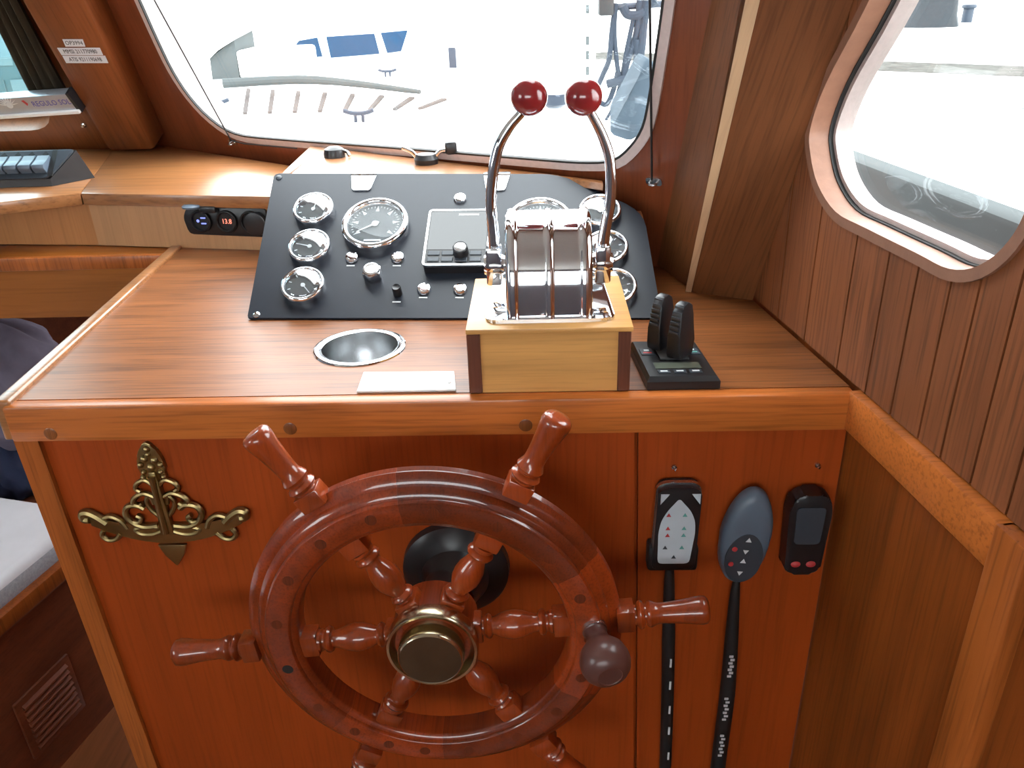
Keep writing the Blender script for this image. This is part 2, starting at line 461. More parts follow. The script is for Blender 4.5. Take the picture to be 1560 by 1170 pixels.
# right wall: shell with the side window, planks, rail, post, lower panels
win = [(0.190, 1.205), (0.180, 1.172), (0.150, 1.140), (0.098, 1.119), (0.03, 1.118), (-0.06, 1.119), (-0.115, 1.120), (-0.155, 1.136),
       (-0.185, 1.168), (-0.198, 1.21), (-0.205, 1.30), (-0.21, 1.42), (-0.20, 1.52), (-0.16, 1.565), (-0.09, 1.565), (-0.03, 1.53), (0.02, 1.47), (0.10, 1.345), (0.165, 1.262)]
win = catmull(win, 4)
aft = 2.75
struct('wall_right', MB().plate(WALL, [(0.46, 0.0), (-aft, 0.0), (-aft, ZC), (0.46, ZC)], [offset(win, 0.004)], -0.05, -0.012), W_LOW)
wall_r = bpy.data.objects['wall_right']
grooves = [0.30, 0.215, 0.135, 0.050, -0.014, -0.065, -0.115, -0.152, -0.197, -0.245, -0.30, -0.36, -0.42, -0.48, -0.54, -0.60]
cut = MB().prism(WALL, win, -0.1, 0.1)
cutter = cut.build('cutter', W_WALL)
cutter.hide_render = True
for i in range(len(grooves) - 1):
    a1, a0 = grooves[i] - 0.0014, grooves[i + 1] + 0.0014
    o = MB().box(WALL, a0, a1, 0.955, ZC - 0.005, -0.0125, -0.001).build('plank', W_WALL, wall_r)
    if a1 > -0.24 and a0 < 0.22:
        md = o.modifiers.new('cut', 'BOOLEAN'); md.object = cutter; md.operation = 'DIFFERENCE'; md.solver = 'EXACT'
        dg = bpy.context.evaluated_depsgraph_get()
        nm = bpy.data.meshes.new_from_object(o.evaluated_get(dg))
        o.modifiers.clear(); o.data = nm
        nm.name = 'plank'
        nm.polygons.foreach_set('use_smooth', [False] * len(nm.polygons))
bpy.data.objects.remove(cutter)
MB().prism(WALL, [(0.0, 0.905), (-0.258, 0.905), (-0.258, 0.953), (0.0, 0.953)], -0.014, 0.010, 0.003).build('rail', W_BAND, wall_r)
MB().prism(WALL, [(-0.250, 0.0), (-0.290, 0.0), (-0.290, 0.953), (-0.250, 0.953)], -0.014, 0.012, 0.003).build('post', W_STILE, wall_r)
MB().box(WALL, -0.250, 0.01, 0.0, 0.905, -0.014, -0.004).build('lower_panel', W_LOW, wall_r)
MB().box(WALL, -0.60, -0.290, 0.0, 0.953, -0.014, -0.006).build('lower_panel', W_LOW, wall_r)
# side window: wooden rim, grey frame, black seal, pane
w1 = struct('window_1', MB().ring(WALL, offset(win, 0.002), offset(win, -0.009), -0.040, 0.003), FRAMEP)
MB().ring(WALL, offset(win, -0.008), offset(win, -0.016), -0.046, -0.026).build('window_frame', FRAMEW, w1)
MB().ring(WALL, offset(win, -0.0080), offset(win, -0.0105), -0.027, -0.021).build('seal', RUBBER, w1)
MB().prism(WALL, offset(win, -0.012), -0.042, -0.038).build('pane', GLASSW, w1)

# windshield in front of the helm (raked and swept)
wsh = [(0.253, 0.335), (0.237, 0.255), (0.229, 0.19), (0.238, 0.135), (0.268, 0.088), (0.326, 0.058), (0.45, 0.056), (0.778, 0.066), (1.10, 0.074), (1.185, 0.078),
       (1.230, 0.087), (1.262, 0.112), (1.287, 0.145), (1.304, 0.190), (1.323, 0.252), (1.344, 0.325), (1.378, 0.45), (1.412, 0.60), (1.43, 0.74), (1.40, 0.82), (1.32, 0.85),
       (0.85, 0.845), (0.48, 0.84), (0.375, 0.815), (0.335, 0.74), (0.30, 0.60), (0.275, 0.45)]
wsh = catmull(wsh, 3)
struct('wall_front', MB().plate(WSA, [(-0.10, -0.13), (1.47, -0.13), (1.66, 0.99), (-0.10, 0.99)], [offset(wsh, 0.012)], -0.045, 0.0), W_RED)
w2 = struct('window_2', MB().ring(WSA, offset(wsh, 0.016), offset(wsh, 0.001), -0.047, 0.005), FRAMEL)
MB().ring(WSA, offset(wsh, 0.0030), offset(wsh, -0.0005), 0.001, 0.0056).build('seal', RUBBER, w2)
MB().prism(WSA, offset(wsh, 0.0), -0.024, -0.020).build('pane', GLASSW, w2)

# left of the middle pillar: the other forward window
hB = V((1, -0.08, 0)).normalized()
nB = hB.cross(V((0.03, 0.476, -0.878))).normalized()
WSB = Fr(V((-0.99, 1.926, 1.05)), hB, nB.cross(hB) * (1 if nB.cross(hB).z > 0 else -1))
if WSB.z.y > 0: WSB.z = -WSB.z
q1 = WSB.px((70, 168)); q2 = WSB.px((0, 201))
holeB = rounded([(q1[0] + 0.005, q2[1] + 0.004), (q1[0] + 0.03, 0.75), (-0.95, 0.75), (-0.95, q2[1] - 0.01)], [0.075, 0.08, 0.08, 0.08])
struct('wall_front_left', MB().plate(WSB, [(0.10, -0.15), (-1.12, -0.15), (-1.12, 1.0), (0.10, 1.0)], [holeB], -0.055, 0.0), W_PILLAR)
w3 = struct('window_3', MB().ring(WSB, offset(holeB, 0.0), offset(holeB, -0.022), -0.075, -0.05), FRAMEW)
MB().prism(WSB, offset(holeB, -0.01), -0.066, -0.062).build('pane', GLASSB, w3)

# aft and left walls behind the photographer; unseen windows enlarged to light the room
def hole(a0, a1, b0, b1, r=0.06): return rounded([(a0, b0), (a1, b0), (a1, b1), (a0, b1)], r)
REAR = Fr((0, -1.95, 0), (1, 0, 0), (0, 0, 1))
LEFT = Fr((-2.1, 0, 0), (0, 1, 0), (0, 0, 1))
hr = [hole(-1.4, 0.5, 1.2, 1.82)]
struct('wall_rear', MB().plate(REAR, [(-2.15, 0), (1.1, 0), (1.1, ZC), (-2.15, ZC)], hr, -0.05, 0.0), PANELG)
hl = [hole(-1.0, 0.0, 1.15, 1.78)]
struct('wall_left', MB().plate(LEFT, [(-2.0, 0), (2.5, 0), (2.5, ZC), (-2.0, ZC)], hl, -0.05, 0.0), PANELG)
for fr_, h, nm_ in ((REAR, hr[0], 'window_rear_offscreen'), (LEFT, hl[0], 'window_left_offscreen')):
    w = struct(nm_, MB().ring(fr_, offset(h, 0.02), offset(h, -0.02), -0.06, 0.01), FRAMEP)
    MB().prism(fr_, h, -0.03, -0.026).build('pane', GLASSW, w)
# bulkheads under the dash, keeping the forward space dark
struct('wall_bow', MB().box(WORLD, -2.1, 0.5, 2.02, 2.06, 0, 0.9), W_BENCH)

# ------------------------------------------------------------------ pillars
# middle pillar
pl, pr = onz((165, 232), Z_SH), onz((236, 230), Z_SH)
dirp = (pr - pl).normalized()
npil = dirp.cross(-RAKE).normalized()
def pil(p): return onp(p, pl, npil)
tl_, tr_ = pil((30, 0)), pil((128, 0))
def up_to(a, b, z): return a + (b - a) * ((z - a.z) / (b.z - a.z))
A = [pl, pr, up_to(pr, tr_, ZC), up_to(pl, tl_, ZC)]
if npil.y > 0: npil = -npil
back = -npil * 0.075
tmid = thing('window_pillar', 'varnished middle pillar carrying three white label strips', 'pillar', pl)
A2 = [A[0] + dirp * 0.006, A[1] + dirp * 0.02, A[2] + dirp * 0.02, A[3] + dirp * 0.006]
MB().hull8(A, [q + back + dirp * 0.012 for q in A], 0.011).build('post', W_PILLAR, tmid)
# label strips on it (lettering as far as it can be read)
PILF = Fr(pl, dirp, (A[3] - A[0]) - dirp * (A[3] - A[0]).dot(dirp), npil)
for (p0, p1, p2, p3, txt) in (((95, 60), (126, 60), (130, 71), (100, 71), 'OP3994'), ((87, 73), (152, 73), (157, 84), (94, 84), 'MMSI 211770980'), ((95, 85), (160, 85), (165, 96), (101, 96), 'ATIS 9211190698')):
    Q = [PILF.px(p, 0.001) for p in (p3, p2, p1, p0)]
    lab = MB().prism(PILF, Q, 0.0004, 0.0014).build('label_strip', LABEL, tmid)
    lab['label'] = 'white label tape strip with dark lettering'
    c = [sum(q[i] for q in Q) / 4 for i in (0, 1)]
    ex = PILF.x * (Q[1][0] - Q[0][0]) + PILF.y * (Q[1][1] - Q[0][1])
    ey = PILF.x * (Q[3][0] - Q[0][0]) + PILF.y * (Q[3][1] - Q[0][1])
    fr_ = Fr(PILF.p(c[0], c[1], 0.0014), ex, ey, PILF.z)
    text_mb(txt, fr_, ey.length * 0.78, 0.0003, 'CENTER', ex.length * 0.9 / (len(txt) * ey.length * 0.78 * 0.56)).build('lettering', INK, lab)
# right pillar: broad board against the side wall + pale edge + return board
BLp = onz((1053, 445), ZT)
wa, wb = WALL.p(0.296, ZT, 0.0), WALL.p(0.128, 1.342, 0.0)
nbd = (wa - BLp).cross(wb - BLp).normalized()
if nbd.y > 0: nbd = -nbd
tlb = onp((1158, 0), BLp, nbd)
B4 = [BLp, wa, up_to(wa, wb, ZC), up_to(BLp, tlb, ZC)]
thk = -nbd * 0.024 + V((-0.002, 0, 0))
tp = thing('corner_pillar', 'broad brown corner pillar with pale edge beside the side window', 'pillar', BLp)
MB().hull8(B4, [q + thk for q in B4]).build('board', W_PILLR, tp)
e0, e1 = onp((1048, 425), BLp, nbd), onp((1136, 0), BLp, nbd)
edge = [B4[0], B4[3], up_to(e0, e1, ZC), up_to(e0, e1, ZT)]
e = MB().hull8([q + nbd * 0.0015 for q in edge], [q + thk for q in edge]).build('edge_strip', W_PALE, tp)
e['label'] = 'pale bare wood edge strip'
wtA, wbA = onp((1084, 0), P0, nA), onp((1025, 287), P0, nA)
R4 = [edge[3] + thk * 0.5 + V((0.001, 0, 0)), edge[2] + thk * 0.5 + V((0.001, 0, 0)), up_to(wbA, wtA, ZC), up_to(wbA, wtA, ZT)]
MB().hull8(R4, [q + V((0.02, 0.01, 0)) for q in R4]).build('return_board', W_PILLR, tp)

# ------------------------------------------------------------------ dash shelf, fascia, ledge
VX = V((-0.820, 1.474, Z_SH)); FD = V((0.985, -0.172, 0)).normalized()
FASC = Fr((VX.x, VX.y, 0), FD, (0, 0, 1))                  # z towards the helm
FEND = 0.40
tsh = thing('dash_shelf', 'varnished dash shelf under the windshields with mitred joint', 'shelf', (VX.x, VX.y, ZT))
sh_r = [VX - FASC.z * -0.012, FASC.p(FEND, 0, 0.012), V((-0.43, 1.62, 0)), V((-0.884, 1.955, 0)), V((-0.974, 1.915, 0))]
MB().prism(Fr((0, 0, Z_SH)), [(q.x, q.y) for q in sh_r], -0.022, 0.0, 0.002).build('shelf_board', W_SHELF, tsh)
sh_l = [(VX.x - 0.003, VX.y - 0.012), (-0.9745, 1.92), (-1.9, 1.99), (-1.9, 1.34), (-1.30, 1.33), (-0.945, 1.405)]
MB().prism(Fr((0, 0, Z_SH)), sh_l, -0.022, 0.0, 0.002).build('shelf_board', W_SHELF, tsh)
MB().box(FASC, 0.0, FEND, ZT, Z_SH - 0.022, -0.02, 0.0).build('fascia_board', W_FASC, tsh)
FL = Fr((VX.x, VX.y, 0), (VX - V((-1.022, 1.495, Z_SH))).normalized(), (0, 0, 1))
MB().box(FL, -1.0, 0.0, ZT, Z_SH - 0.022, -0.02, 0.0).build('fascia_board', W_FASC2, tsh)
tled = thing('side_ledge', 'low wooden ledge with deep front board left of the console', 'ledge', (-1.2, 1.42, 0.834))
MB().box(WORLD, -1.9, -0.655, 1.404, 1.50, 0.930, 0.948, 0.002).build('ledge_top', W_LEDGE, tled)
MB().box(WORLD, -1.9, -0.655, 1.405, 1.425, 0.834, 0.932).build('front_board', W_LEDGE, tled)
MB().box(WORLD, -1.9, -0.66, 1.398, 1.410, 0.926, 0.951, 0.003).build('lip', W_STILE, tled)

# ------------------------------------------------------------------ helm console
con = thing('helm_console', 'varnished mahogany helm console with flat top and panelled front', 'console', (-0.12, 1.1, 0))
bl = V((-0.651, 1.445, 0))
brk = WALL.p(0.44, 0, -0.001)
top_poly = [(-0.612, 0.835), (0.348, 0.835), (brk.x, brk.y), (FASC.p(0.40, 0, 0).x, FASC.p(0.40, 0, 0).y + 0.0), (-0.651, 1.445)]
CUP = V((-0.232, 0.970, 0)); CUPR = 0.058
MB().plate(Fr((0, 0, ZT)), top_poly, [circle(CUPR - 0.006, 40, CUP.x, CUP.y)], -0.02, 0.0).build('top_panel', W_TOP, con)
MB().box(WORLD, -0.616, 0.349, 0.815, 0.836, 0.904, ZT, 0.0035).build('front_band', W_BAND, con)
ld = V((TL.x, 0.82, 0)); lb = V((-0.653, 1.443, 0)); lu = (lb - ld).normalized()
LE = Fr((ld.x, ld.y, ZT), lu, (0, 0, 1))
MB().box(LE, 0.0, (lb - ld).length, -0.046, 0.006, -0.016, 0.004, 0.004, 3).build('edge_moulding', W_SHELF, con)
lean = 0.033
def fx(x, z): return x + (0.9 - z) * lean                  # the front runs very slightly out of plumb, as measured
def slab(x0, x1, z0, z1, y0, y1, l0=1, l1=1):
    P = [(fx(x0, z0) if l0 else x0, z0), (fx(x1, z0) if l1 else x1, z0), (fx(x1, z1) if l1 else x1, z1), (fx(x0, z1) if l0 else x0, z1)]
    return MB().prism(Fr((0, y1, 0), (1, 0, 0), (0, 0, 1)), P, 0.0, y1 - y0)
sx_ = 0.112
slab(-0.617, -0.588, 0.0, 0.904, 0.819, 0.85).build('corner_stile', W_STILE, con)
slab(-0.588, sx_ - 0.004, 0.0, 0.904, 0.826, 0.845).build('front_panel', W_FRONT, con)
slab(sx_ + 0.004, 0.350, 0.0, 0.904, 0.828, 0.845, 1, 0).build('front_panel', W_FRONT, con)
slab(sx_ - 0.004, sx_ + 0.0005, 0.0, 0.904, 0.838, 0.845).build('seam', W_FRONT, con)
slab(sx_ + 0.0005, sx_ + 0.004, 0.0, 0.904, 0.8245, 0.845).build('bead', W_FRONT, con)
MB().box(Fr((ld.x, ld.y, 0), lu, (0, 0, 1)), 0.02, (lb - ld).length, 0.0, 0.93, -0.0, 0.02).build('side_panel', W_LOW, con)
for p in ((77, 661), (442, 653), (801, 648)):
    q = ony(p, 0.815)
    MB().lathe(Fr((q.x, 0.8152, q.z), (1, 0, 0), (0, 0, 1)), [(0.0078, -0.004), (0.0078, 0.0006), (0.0070, 0.0010), (0, 0.0011)], 20).build('plug', PLUG, con)
# hood behind the instrument panel
PB1, PB2 = V((-0.412, 1.076, ZT)), V((0.167, 1.046, ZT))
pdx = (PB2 - PB1).normalized()
SL = math.radians(31)
pdy = V((-pdx.y, pdx.x, 0)) * math.cos(SL) + V((0, 0, math.sin(SL)))
PAN = Fr(PB1, pdx, pdy)                                     # z out of the panel
pc = [PAN.px(p) for p in ((378, 487), (1008, 487), (980, 325), (852, 268), (419, 267))]
hp = [PAN.p(*q) for q in pc]
ztop = hp[4].z
zt_ = ztop - 0.006
htop = [(hp[4].x, hp[4].y), (hp[3].x, hp[3].y), (hp[2].x - 0.008, hp[2].y + 0.05), (0.135, wsy(0.135, zt_) - 0.012), (-0.437, wsy(-0.437, zt_) - 0.012)]
htop[2] = (0.10, min(hp[3].y - 0.02, wsy(0.10, zt_) - 0.03)); htop[3] = (0.10, wsy(0.10, zt_) - 0.012)
xk = hp[3].x
hmain = [htop[0], htop[1], (xk, wsy(xk, zt_) - 0.012), htop[4]]
hcor = [htop[1], htop[2], htop[3], (xk, wsy(xk, zt_) - 0.012)]
MB().prism(Fr((0, 0, zt_)), hmain, -0.012, 0.0, 0.001).build('hood_top', W_SHELF, con)
o = MB().prism(Fr((0, 0, zt_)), hcor, -0.012, -0.001).build('hood_corner', W_SHELF, con)
for x0, x1, pa, pb, yb in ((0.0, 0.014, hp[0], hp[4], wsy(-0.437, 1.0) - 0.03), (-0.014, 0.0, hp[1], hp[2], 1.32)):
    A = [pa + V((x0, 0.004, 0)), pb + V((x0, 0.004, -0.004)), V((pb.x + x0, yb, pb.z - 0.008)), V((pa.x + x0, yb, ZT))]
    if x0 < 0: A[2] = V((pb.x + x0, pb.y + 0.03, pb.z - 0.004)); A[3] = V((pa.x + x0, pb.y + 0.06, ZT))
    MB().hull8(A, [q + V((x1 - x0, 0, 0)) for q in A]).build('hood_side', W_TOP, con)

# ------------------------------------------------------------------ instrument panel
ip = thing('instrument_panel', 'black sloping instrument panel with chrome-rimmed gauges and switches', 'instrument panel', PAN.p(0.29, 0.0))
MB().prism(PAN, rounded(pc, [0.004, 0.004, 0.03, 0.03, 0.008], 4), 0.0, 0.004, 0.0008, 1).build('panel_plate', BLACKP, ip)
def pan(p, c=0.004):
    a, b = PAN.px(p, c); return PAN.at(a, b, 0.004)
for p in ((391, 480), (425, 271)):
    f = pan(p)
    m = MB().lathe(f, [(0.0052, 0), (0.005, 0.0012), (0.003, 0.0022), (0, 0.0025)], 16)
    m.build('screw', CHROME if p[1] > 300 else DGREYP, ip)
def gauge(p, r, name, hgt, needle, marks, sweep=(215, -35)):
    f = pan(p, hgt)
    g = MB().lathe(f, [(r * 0.80, hgt * 0.55), (r * 0.84, hgt - 0.001), (r * 0.88, hgt), (r * 0.93, hgt), (r * 0.985, hgt - 0.002), (r, hgt - 0.005), (r, hgt * 0.55), (r * 0.955, hgt * 0.5), (r * 0.955, 0.0)], 40)
    o = g.build(name, CHROME, ip, 50)
    o['label'] = 'round gauge with polished chrome bezel'
    MB().lathe(f, [(r * 0.85, hgt * 0.55), (0, hgt * 0.55)], 40).build('dial_face', DIAL, o)
    m = MB()
    a0, a1 = sweep
    for i in range(marks):
        t = math.radians(a0 + (a1 - a0) * i / (marks - 1))
        fr_ = f.rot(t)
        big = r > 0.04
        if big:
            m.prism(fr_, [(r * 0.52, r * 0.055), (r * 0.52, -r * 0.055), (r * 0.70, 0)], hgt * 0.55, hgt * 0.55 + 0.0004)
        else:
            m.box(fr_, r * 0.58, r * 0.72, -r * 0.025, r * 0.025, hgt * 0.55, hgt * 0.55 + 0.0004)
    if r > 0.04:
        for i in range(marks * 5 - 4):
            t = math.radians(a0 + (a1 - a0) * i / (marks * 5 - 5))
            m.box(f.rot(t), r * 0.66, r * 0.72, -r * 0.008, r * 0.008, hgt * 0.55, hgt * 0.55 + 0.0003)
        m.box(f, -r * 0.25, r * 0.25, -r * 0.66, -r * 0.61, hgt * 0.55, hgt * 0.55 + 0.0003)
    m.build('scale_marks', WMARK, o)
    fr_ = f.rot(math.radians(needle))
    nd = MB().prism(fr_, [(-r * 0.12, r * 0.03), (-r * 0.12, -r * 0.03), (r * 0.6, -r * 0.012), (r * 0.6, r * 0.012)], hgt * 0.62, hgt * 0.62 + 0.0006)
    nd.lathe(f, [(r * 0.1, hgt * 0.58), (r * 0.1, hgt * 0.68), (0, hgt * 0.68)], 16)
    nd.build('needle', WMARK, o)
    dm = 0.0012 if r > 0.04 else 0.0105
    gm = GLASST if r > 0.04 else GLASSG
    MB().lathe(f, [(r * 0.87 * math.sin(q * math.pi / 16), hgt - 0.0012 + dm * (math.cos(q * math.pi / 16) ** 1.3 if q < 8 else 0)) for q in range(8, -1, -1)], 32).build('glass', gm, o)
gauge((571, 339), 0.0510, 'tachometer', 0.016, 212, 7)
gauge((822, 339), 0.0510, 'tachometer', 0.016, 212, 7)
for p, n in (((477, 317), 80), ((471, 374), 165), ((461, 433), 310), ((914, 320), 100), ((924, 376), 60), ((936, 436), 250)):
    gauge(p, 0.0318, 'gauge', 0.014, n, 7, (200, -20))
# display unit
f = pan((645, 405), 0.020)
a0, b0 = PAN.px((643, 404), 0.022); a1, b1 = PAN.px((645, 319), 0.022); a2, b2 = PAN.px((749, 319), 0.022)
o = MB().prism(PAN, rounded([(a0, b0), (a2, b0), (a2, b2), (a0, b2)], 0.006), 0.004, 0.022).build('display_unit', BLACK, ip)
o['label'] = 'square black display unit with silver rim and knob'
P_ = rounded([(a0, b0), (a2, b0), (a2, b2), (a0, b2)], 0.006)
MB().ring(PAN, offset(P_, 0.0008), offset(P_, -0.0025), 0.019, 0.0226).build('rim', STEEL, o)
MB().box(PAN, a0 + 0.004, a2 - 0.004, b0 + (b2 - b0) * 0.27, b2 - 0.004, 0.022, 0.0224).build('screen', SCREEN, o)
for r_ in range(2):
    for c_ in range(4):
        x0 = a0 + 0.006 + c_ * (a2 - a0 - 0.012) / 4
        y0 = b0 + 0.006 + r_ * 0.012
        MB().box(PAN, x0, x0 + (a2 - a0 - 0.012) / 4 - 0.003, y0, y0 + 0.008, 0.021, 0.0235, 0.0008, 1).build('key', DGREYP, o)
MB().box(PAN, a0 + 0.045, a0 + 0.075, b2 - 0.012, b2 - 0.009, 0.0222, 0.0226).build('print_line', WMARK, o)
kf = PAN.at(*PAN.px((701, 377), 0.034), 0.022)
MB().lathe(kf, [(0.0112, 0), (0.0108, 0.013), (0.0095, 0.0145), (0.008, 0.0138), (0, 0.0138)], 24).build('knob', BLACK, o)
MB().lathe(kf, [(0.0084, 0.0139), (0.0070, 0.0146), (0, 0.0146)], 24).build('knob_cap', STEEL, o)
# chrome push buttons, lamps and their label strips
for p in ((536, 392), (606, 392), (646, 440), (701, 440), (701, 302)):
    f = pan(p, 0.006)
    o = MB().lathe(f, [(0.0102, 0), (0.0102, 0.002), (0.0088, 0.0045), (0.006, 0.0052), (0.0055, 0.0046), (0, 0.0048)], 24).build('push_button', CHROME, ip)
    o['label'] = 'round chrome push button'
    if p[1] != 302:
        MB().box(f, -0.006, 0.006, -0.0155, -0.0135, 0.0, 0.0005).build('label_strip', WMARK, o)
f = pan((605, 443), 0.01)
o = MB().lathe(f, [(0.0065, 0), (0.0065, 0.013), (0.0055, 0.015), (0.004, 0.014), (0, 0.014)], 20).build('dimmer_knob', BLACK, ip)
MB().box(f, -0.006, 0.006, -0.0165, -0.0145, 0.0, 0.0005).build('label_strip', WMARK, o)
f = pan((566, 412), 0.018)
o = MB().prism(f, [(0.0145 * math.cos(math.radians(60 * i + 30)), 0.0145 * math.sin(math.radians(60 * i + 30))) for i in range(6)], 0.0, 0.015, 0.0012).build('ignition_lock', CHROME, ip)
o['label'] = 'hexagonal chrome ignition lock'
MB().lathe(f, [(0.0125, 0.015), (0.0115, 0.018), (0.009, 0.0185), (0.0085, 0.0175), (0, 0.0175)], 24).build('key_barrel', STEEL, o)
for cx_ in (555, 757):
    a, b = PAN.px((cx_, 268), 0.004)
    o = MB().prism(PAN.at(a, b), rounded([(-0.0205, 0.0), (-0.0145, -0.034), (0.0145, -0.034), (0.0205, 0.0)], [0.002, 0.005, 0.005, 0.002]), 0.004, 0.0065, 0.0006, 1).build('hinge', CHROME, ip)
    o['label'] = 'chrome hinge on the upper panel edge'
    q = PAN.p(a, b, 0.0)
    MB().box(Fr((q.x, q.y, zt_), PAN.x), -0.0205, 0.0205, 0.0, 0.03, 0.0005, 0.0025).build('hinge_leaf', DGREYP, o)
    MB().tube([PAN.p(a - 0.0205, b + 0.001, 0.0055), PAN.p(a + 0.0205, b + 0.001, 0.0055)], 0.0028, 10).build('hinge_barrel', STEEL, o)

# ------------------------------------------------------------------ wooden box and twin-lever engine control
ZB = 1.029
cb = thing('control_box', 'light wooden plinth box with dark corner strips on the console', 'wooden box', (0.01, 0.91, ZT))
MB().box(WORLD, -0.0735, 0.0945, 0.833, 1.000, ZT + 0.0005, ZB - 0.006).build('box_body', W_BOX, cb)
MB().box(WORLD, -0.0805, 0.1030, 0.8300, 1.003, ZB - 0.006, ZB, 0.0012).build('lid', W_BOX, cb)
for x0, x1 in ((-0.0800, -0.0650), (0.0870, 0.1010)):
    MB().box(WORLD, x0, x1, 0.8305, 0.848, ZT + 0.0005, ZB - 0.006, 0.001, 1).build('corner_strip', W_BOXD, cb)
    MB().box(WORLD, x0, x1, 0.985, 1.0025, ZT + 0.0005, ZB - 0.006, 0.001, 1).build('corner_strip', W_BOXD, cb)
MB().box(WORLD, -0.0805, -0.0735, 0.846, 0.99, ZT + 0.0005, ZB - 0.006).build('side_board', W_BOX, cb)
MB().box(WORLD, 0.0945, 0.1005, 0.846, 0.99, ZT + 0.0005, ZB - 0.006).build('side_board', W_BOX, cb)
ec = thing('engine_control', 'chrome twin-lever engine control with red ball knobs on wooden box', 'throttle control', (0.012, 0.925, ZB))
XC = 0.0125
fl = [(-0.060, 0.853), (-0.050, 0.846), (0.075, 0.846), (0.085, 0.853), (0.080, 0.985), (-0.055, 0.985)]
MB().prism(Fr((0, 0, ZB)), rounded(fl, 0.012, 4), 0.0, 0.0045, 0.0018).build('base_flange', CHROME, ec)
prof = [(0.850, 0.0045), (0.8515, 0.03), (0.856, 0.055), (0.865, 0.077), (0.879, 0.0935), (0.896, 0.1035), (0.916, 0.1075), (0.936, 0.1065), (0.955, 0.099), (0.970, 0.085), (0.979, 0.065), (0.983, 0.035), (0.984, 0.0045)]
def house(x0, x1, sc1, lift=0.0):
    cy_, P = 0.918, []
    return [V((x, cy_ + (y - cy_) * sc1, ZB + (z if z < 0.006 else z * (0.5 + 0.5 * sc1) + lift))) for x in (x0, x1) for y, z in prof]
def skin(m, sections):                                      # loft x-sections of the housing
    n = len(prof)
    P = [q for s_ in sections for q in s_]
    Q = []
    for i in range(len(sections) - 1):
        for j in range(n):
            w = (j + 1) % n
            Q.append((i * n + j, i * n + w, (i + 1) * n + w, (i + 1) * n + j))
    Q += [tuple(range(n))[::-1], tuple(range((len(sections) - 1) * n, len(sections) * n))]
    return m.add(P, Q)
def sect(x, k1, k2): return [V((x, 0.918 + (y - 0.918) * k1, ZB + (z if z < 0.006 else z * k2))) for y, z in prof]
hx0, hx1 = -0.036, 0.060
LO, HI = (0.962, 0.980), (0.99, 1.0)
secs = [sect(hx0, 0.90, 0.955), sect(hx0 + 0.002, 0.955, 0.985), sect(hx0 + 0.005, *HI), sect(hx0 + 0.0105, *HI), sect(hx0 + 0.0115, 0.984, 0.994), sect(hx0 + 0.0125, 0.968, 0.984), sect(hx0 + 0.0135, *LO), sect(hx0 + 0.016, *LO),
        sect(XC - 0.0065, *LO), sect(XC - 0.0045, *LO), sect(XC - 0.0038, 0.967, 0.984), sect(XC - 0.0025, 0.980, 0.992), sect(XC, 0.983, 0.994), sect(XC + 0.0025, 0.980, 0.992), sect(XC + 0.0038, 0.967, 0.984), sect(XC + 0.0045, *LO), sect(XC + 0.0065, *LO),
        sect(hx1 - 0.016, *LO), sect(hx1 - 0.0135, *LO), sect(hx1 - 0.0125, 0.968, 0.984), sect(hx1 - 0.0115, 0.984, 0.994), sect(hx1 - 0.0105, *HI), sect(hx1 - 0.005, *HI), sect(hx1 - 0.002, 0.955, 0.985), sect(hx1, 0.90, 0.955)]
skin(MB(), secs).build('housing', CHROME, ec, 50)
YL = 0.925
for sg, xp, knob, pts in ((-1, -0.051, (806, 147), [(757, 404), (753, 370), (748, 300), (757, 232), (775, 195), (797, 168)]),
                          (1, 0.0755, (889, 147), [(916, 396), (921, 360), (930, 300), (929, 245), (917, 205), (898, 168)])):
    zc_ = 1.072
    hub = MB().tube([(hx0 - 0.001 if sg < 0 else hx1 + 0.001, YL, zc_), (xp - sg * 0.006, YL, zc_)], 0.0105, 20)
    hub.lathe(Fr((xp, YL, zc_), (0, 1, 0), (0, 0, 1)), [(0, -0.0125), (0.011, -0.0115), (0.0135, -0.006), (0.0138, 0.0), (0.0135, 0.006), (0.011, 0.0115), (0, 0.0125)], 24)
    ho = hub.build('pivot_hub', CHROME, ec, 40)
    for dy in (-0.006, 0.006):
        MB().box(Fr((xp, YL + dy * 1.6, zc_)), -0.009, 0.009, -0.003, 0.003, -0.022, 0.022, 0.0025).build('clamp_cheek', CHROME, ho)
    P = [ony(p, YL) for p in pts]
    P[0] = V((xp, YL, zc_)); P[1].x = xp + (P[1].x - xp) * 0.7
    kc = ony(knob, YL)
    P.append(kc)
    lv = MB().tube(P, [0.0068, 0.0068, 0.0064, 0.006, 0.0056, 0.0052, 0.0048], 14, True, 8).build('lever', CHROME, ec)
    d_ = (kc - P[-2]).normalized()
    ko = MB().ball(Fr((kc.x, kc.y, kc.z)), 0.0203).build('knob', REDK, lv)
    ko['label'] = 'glossy dark red ball knob'

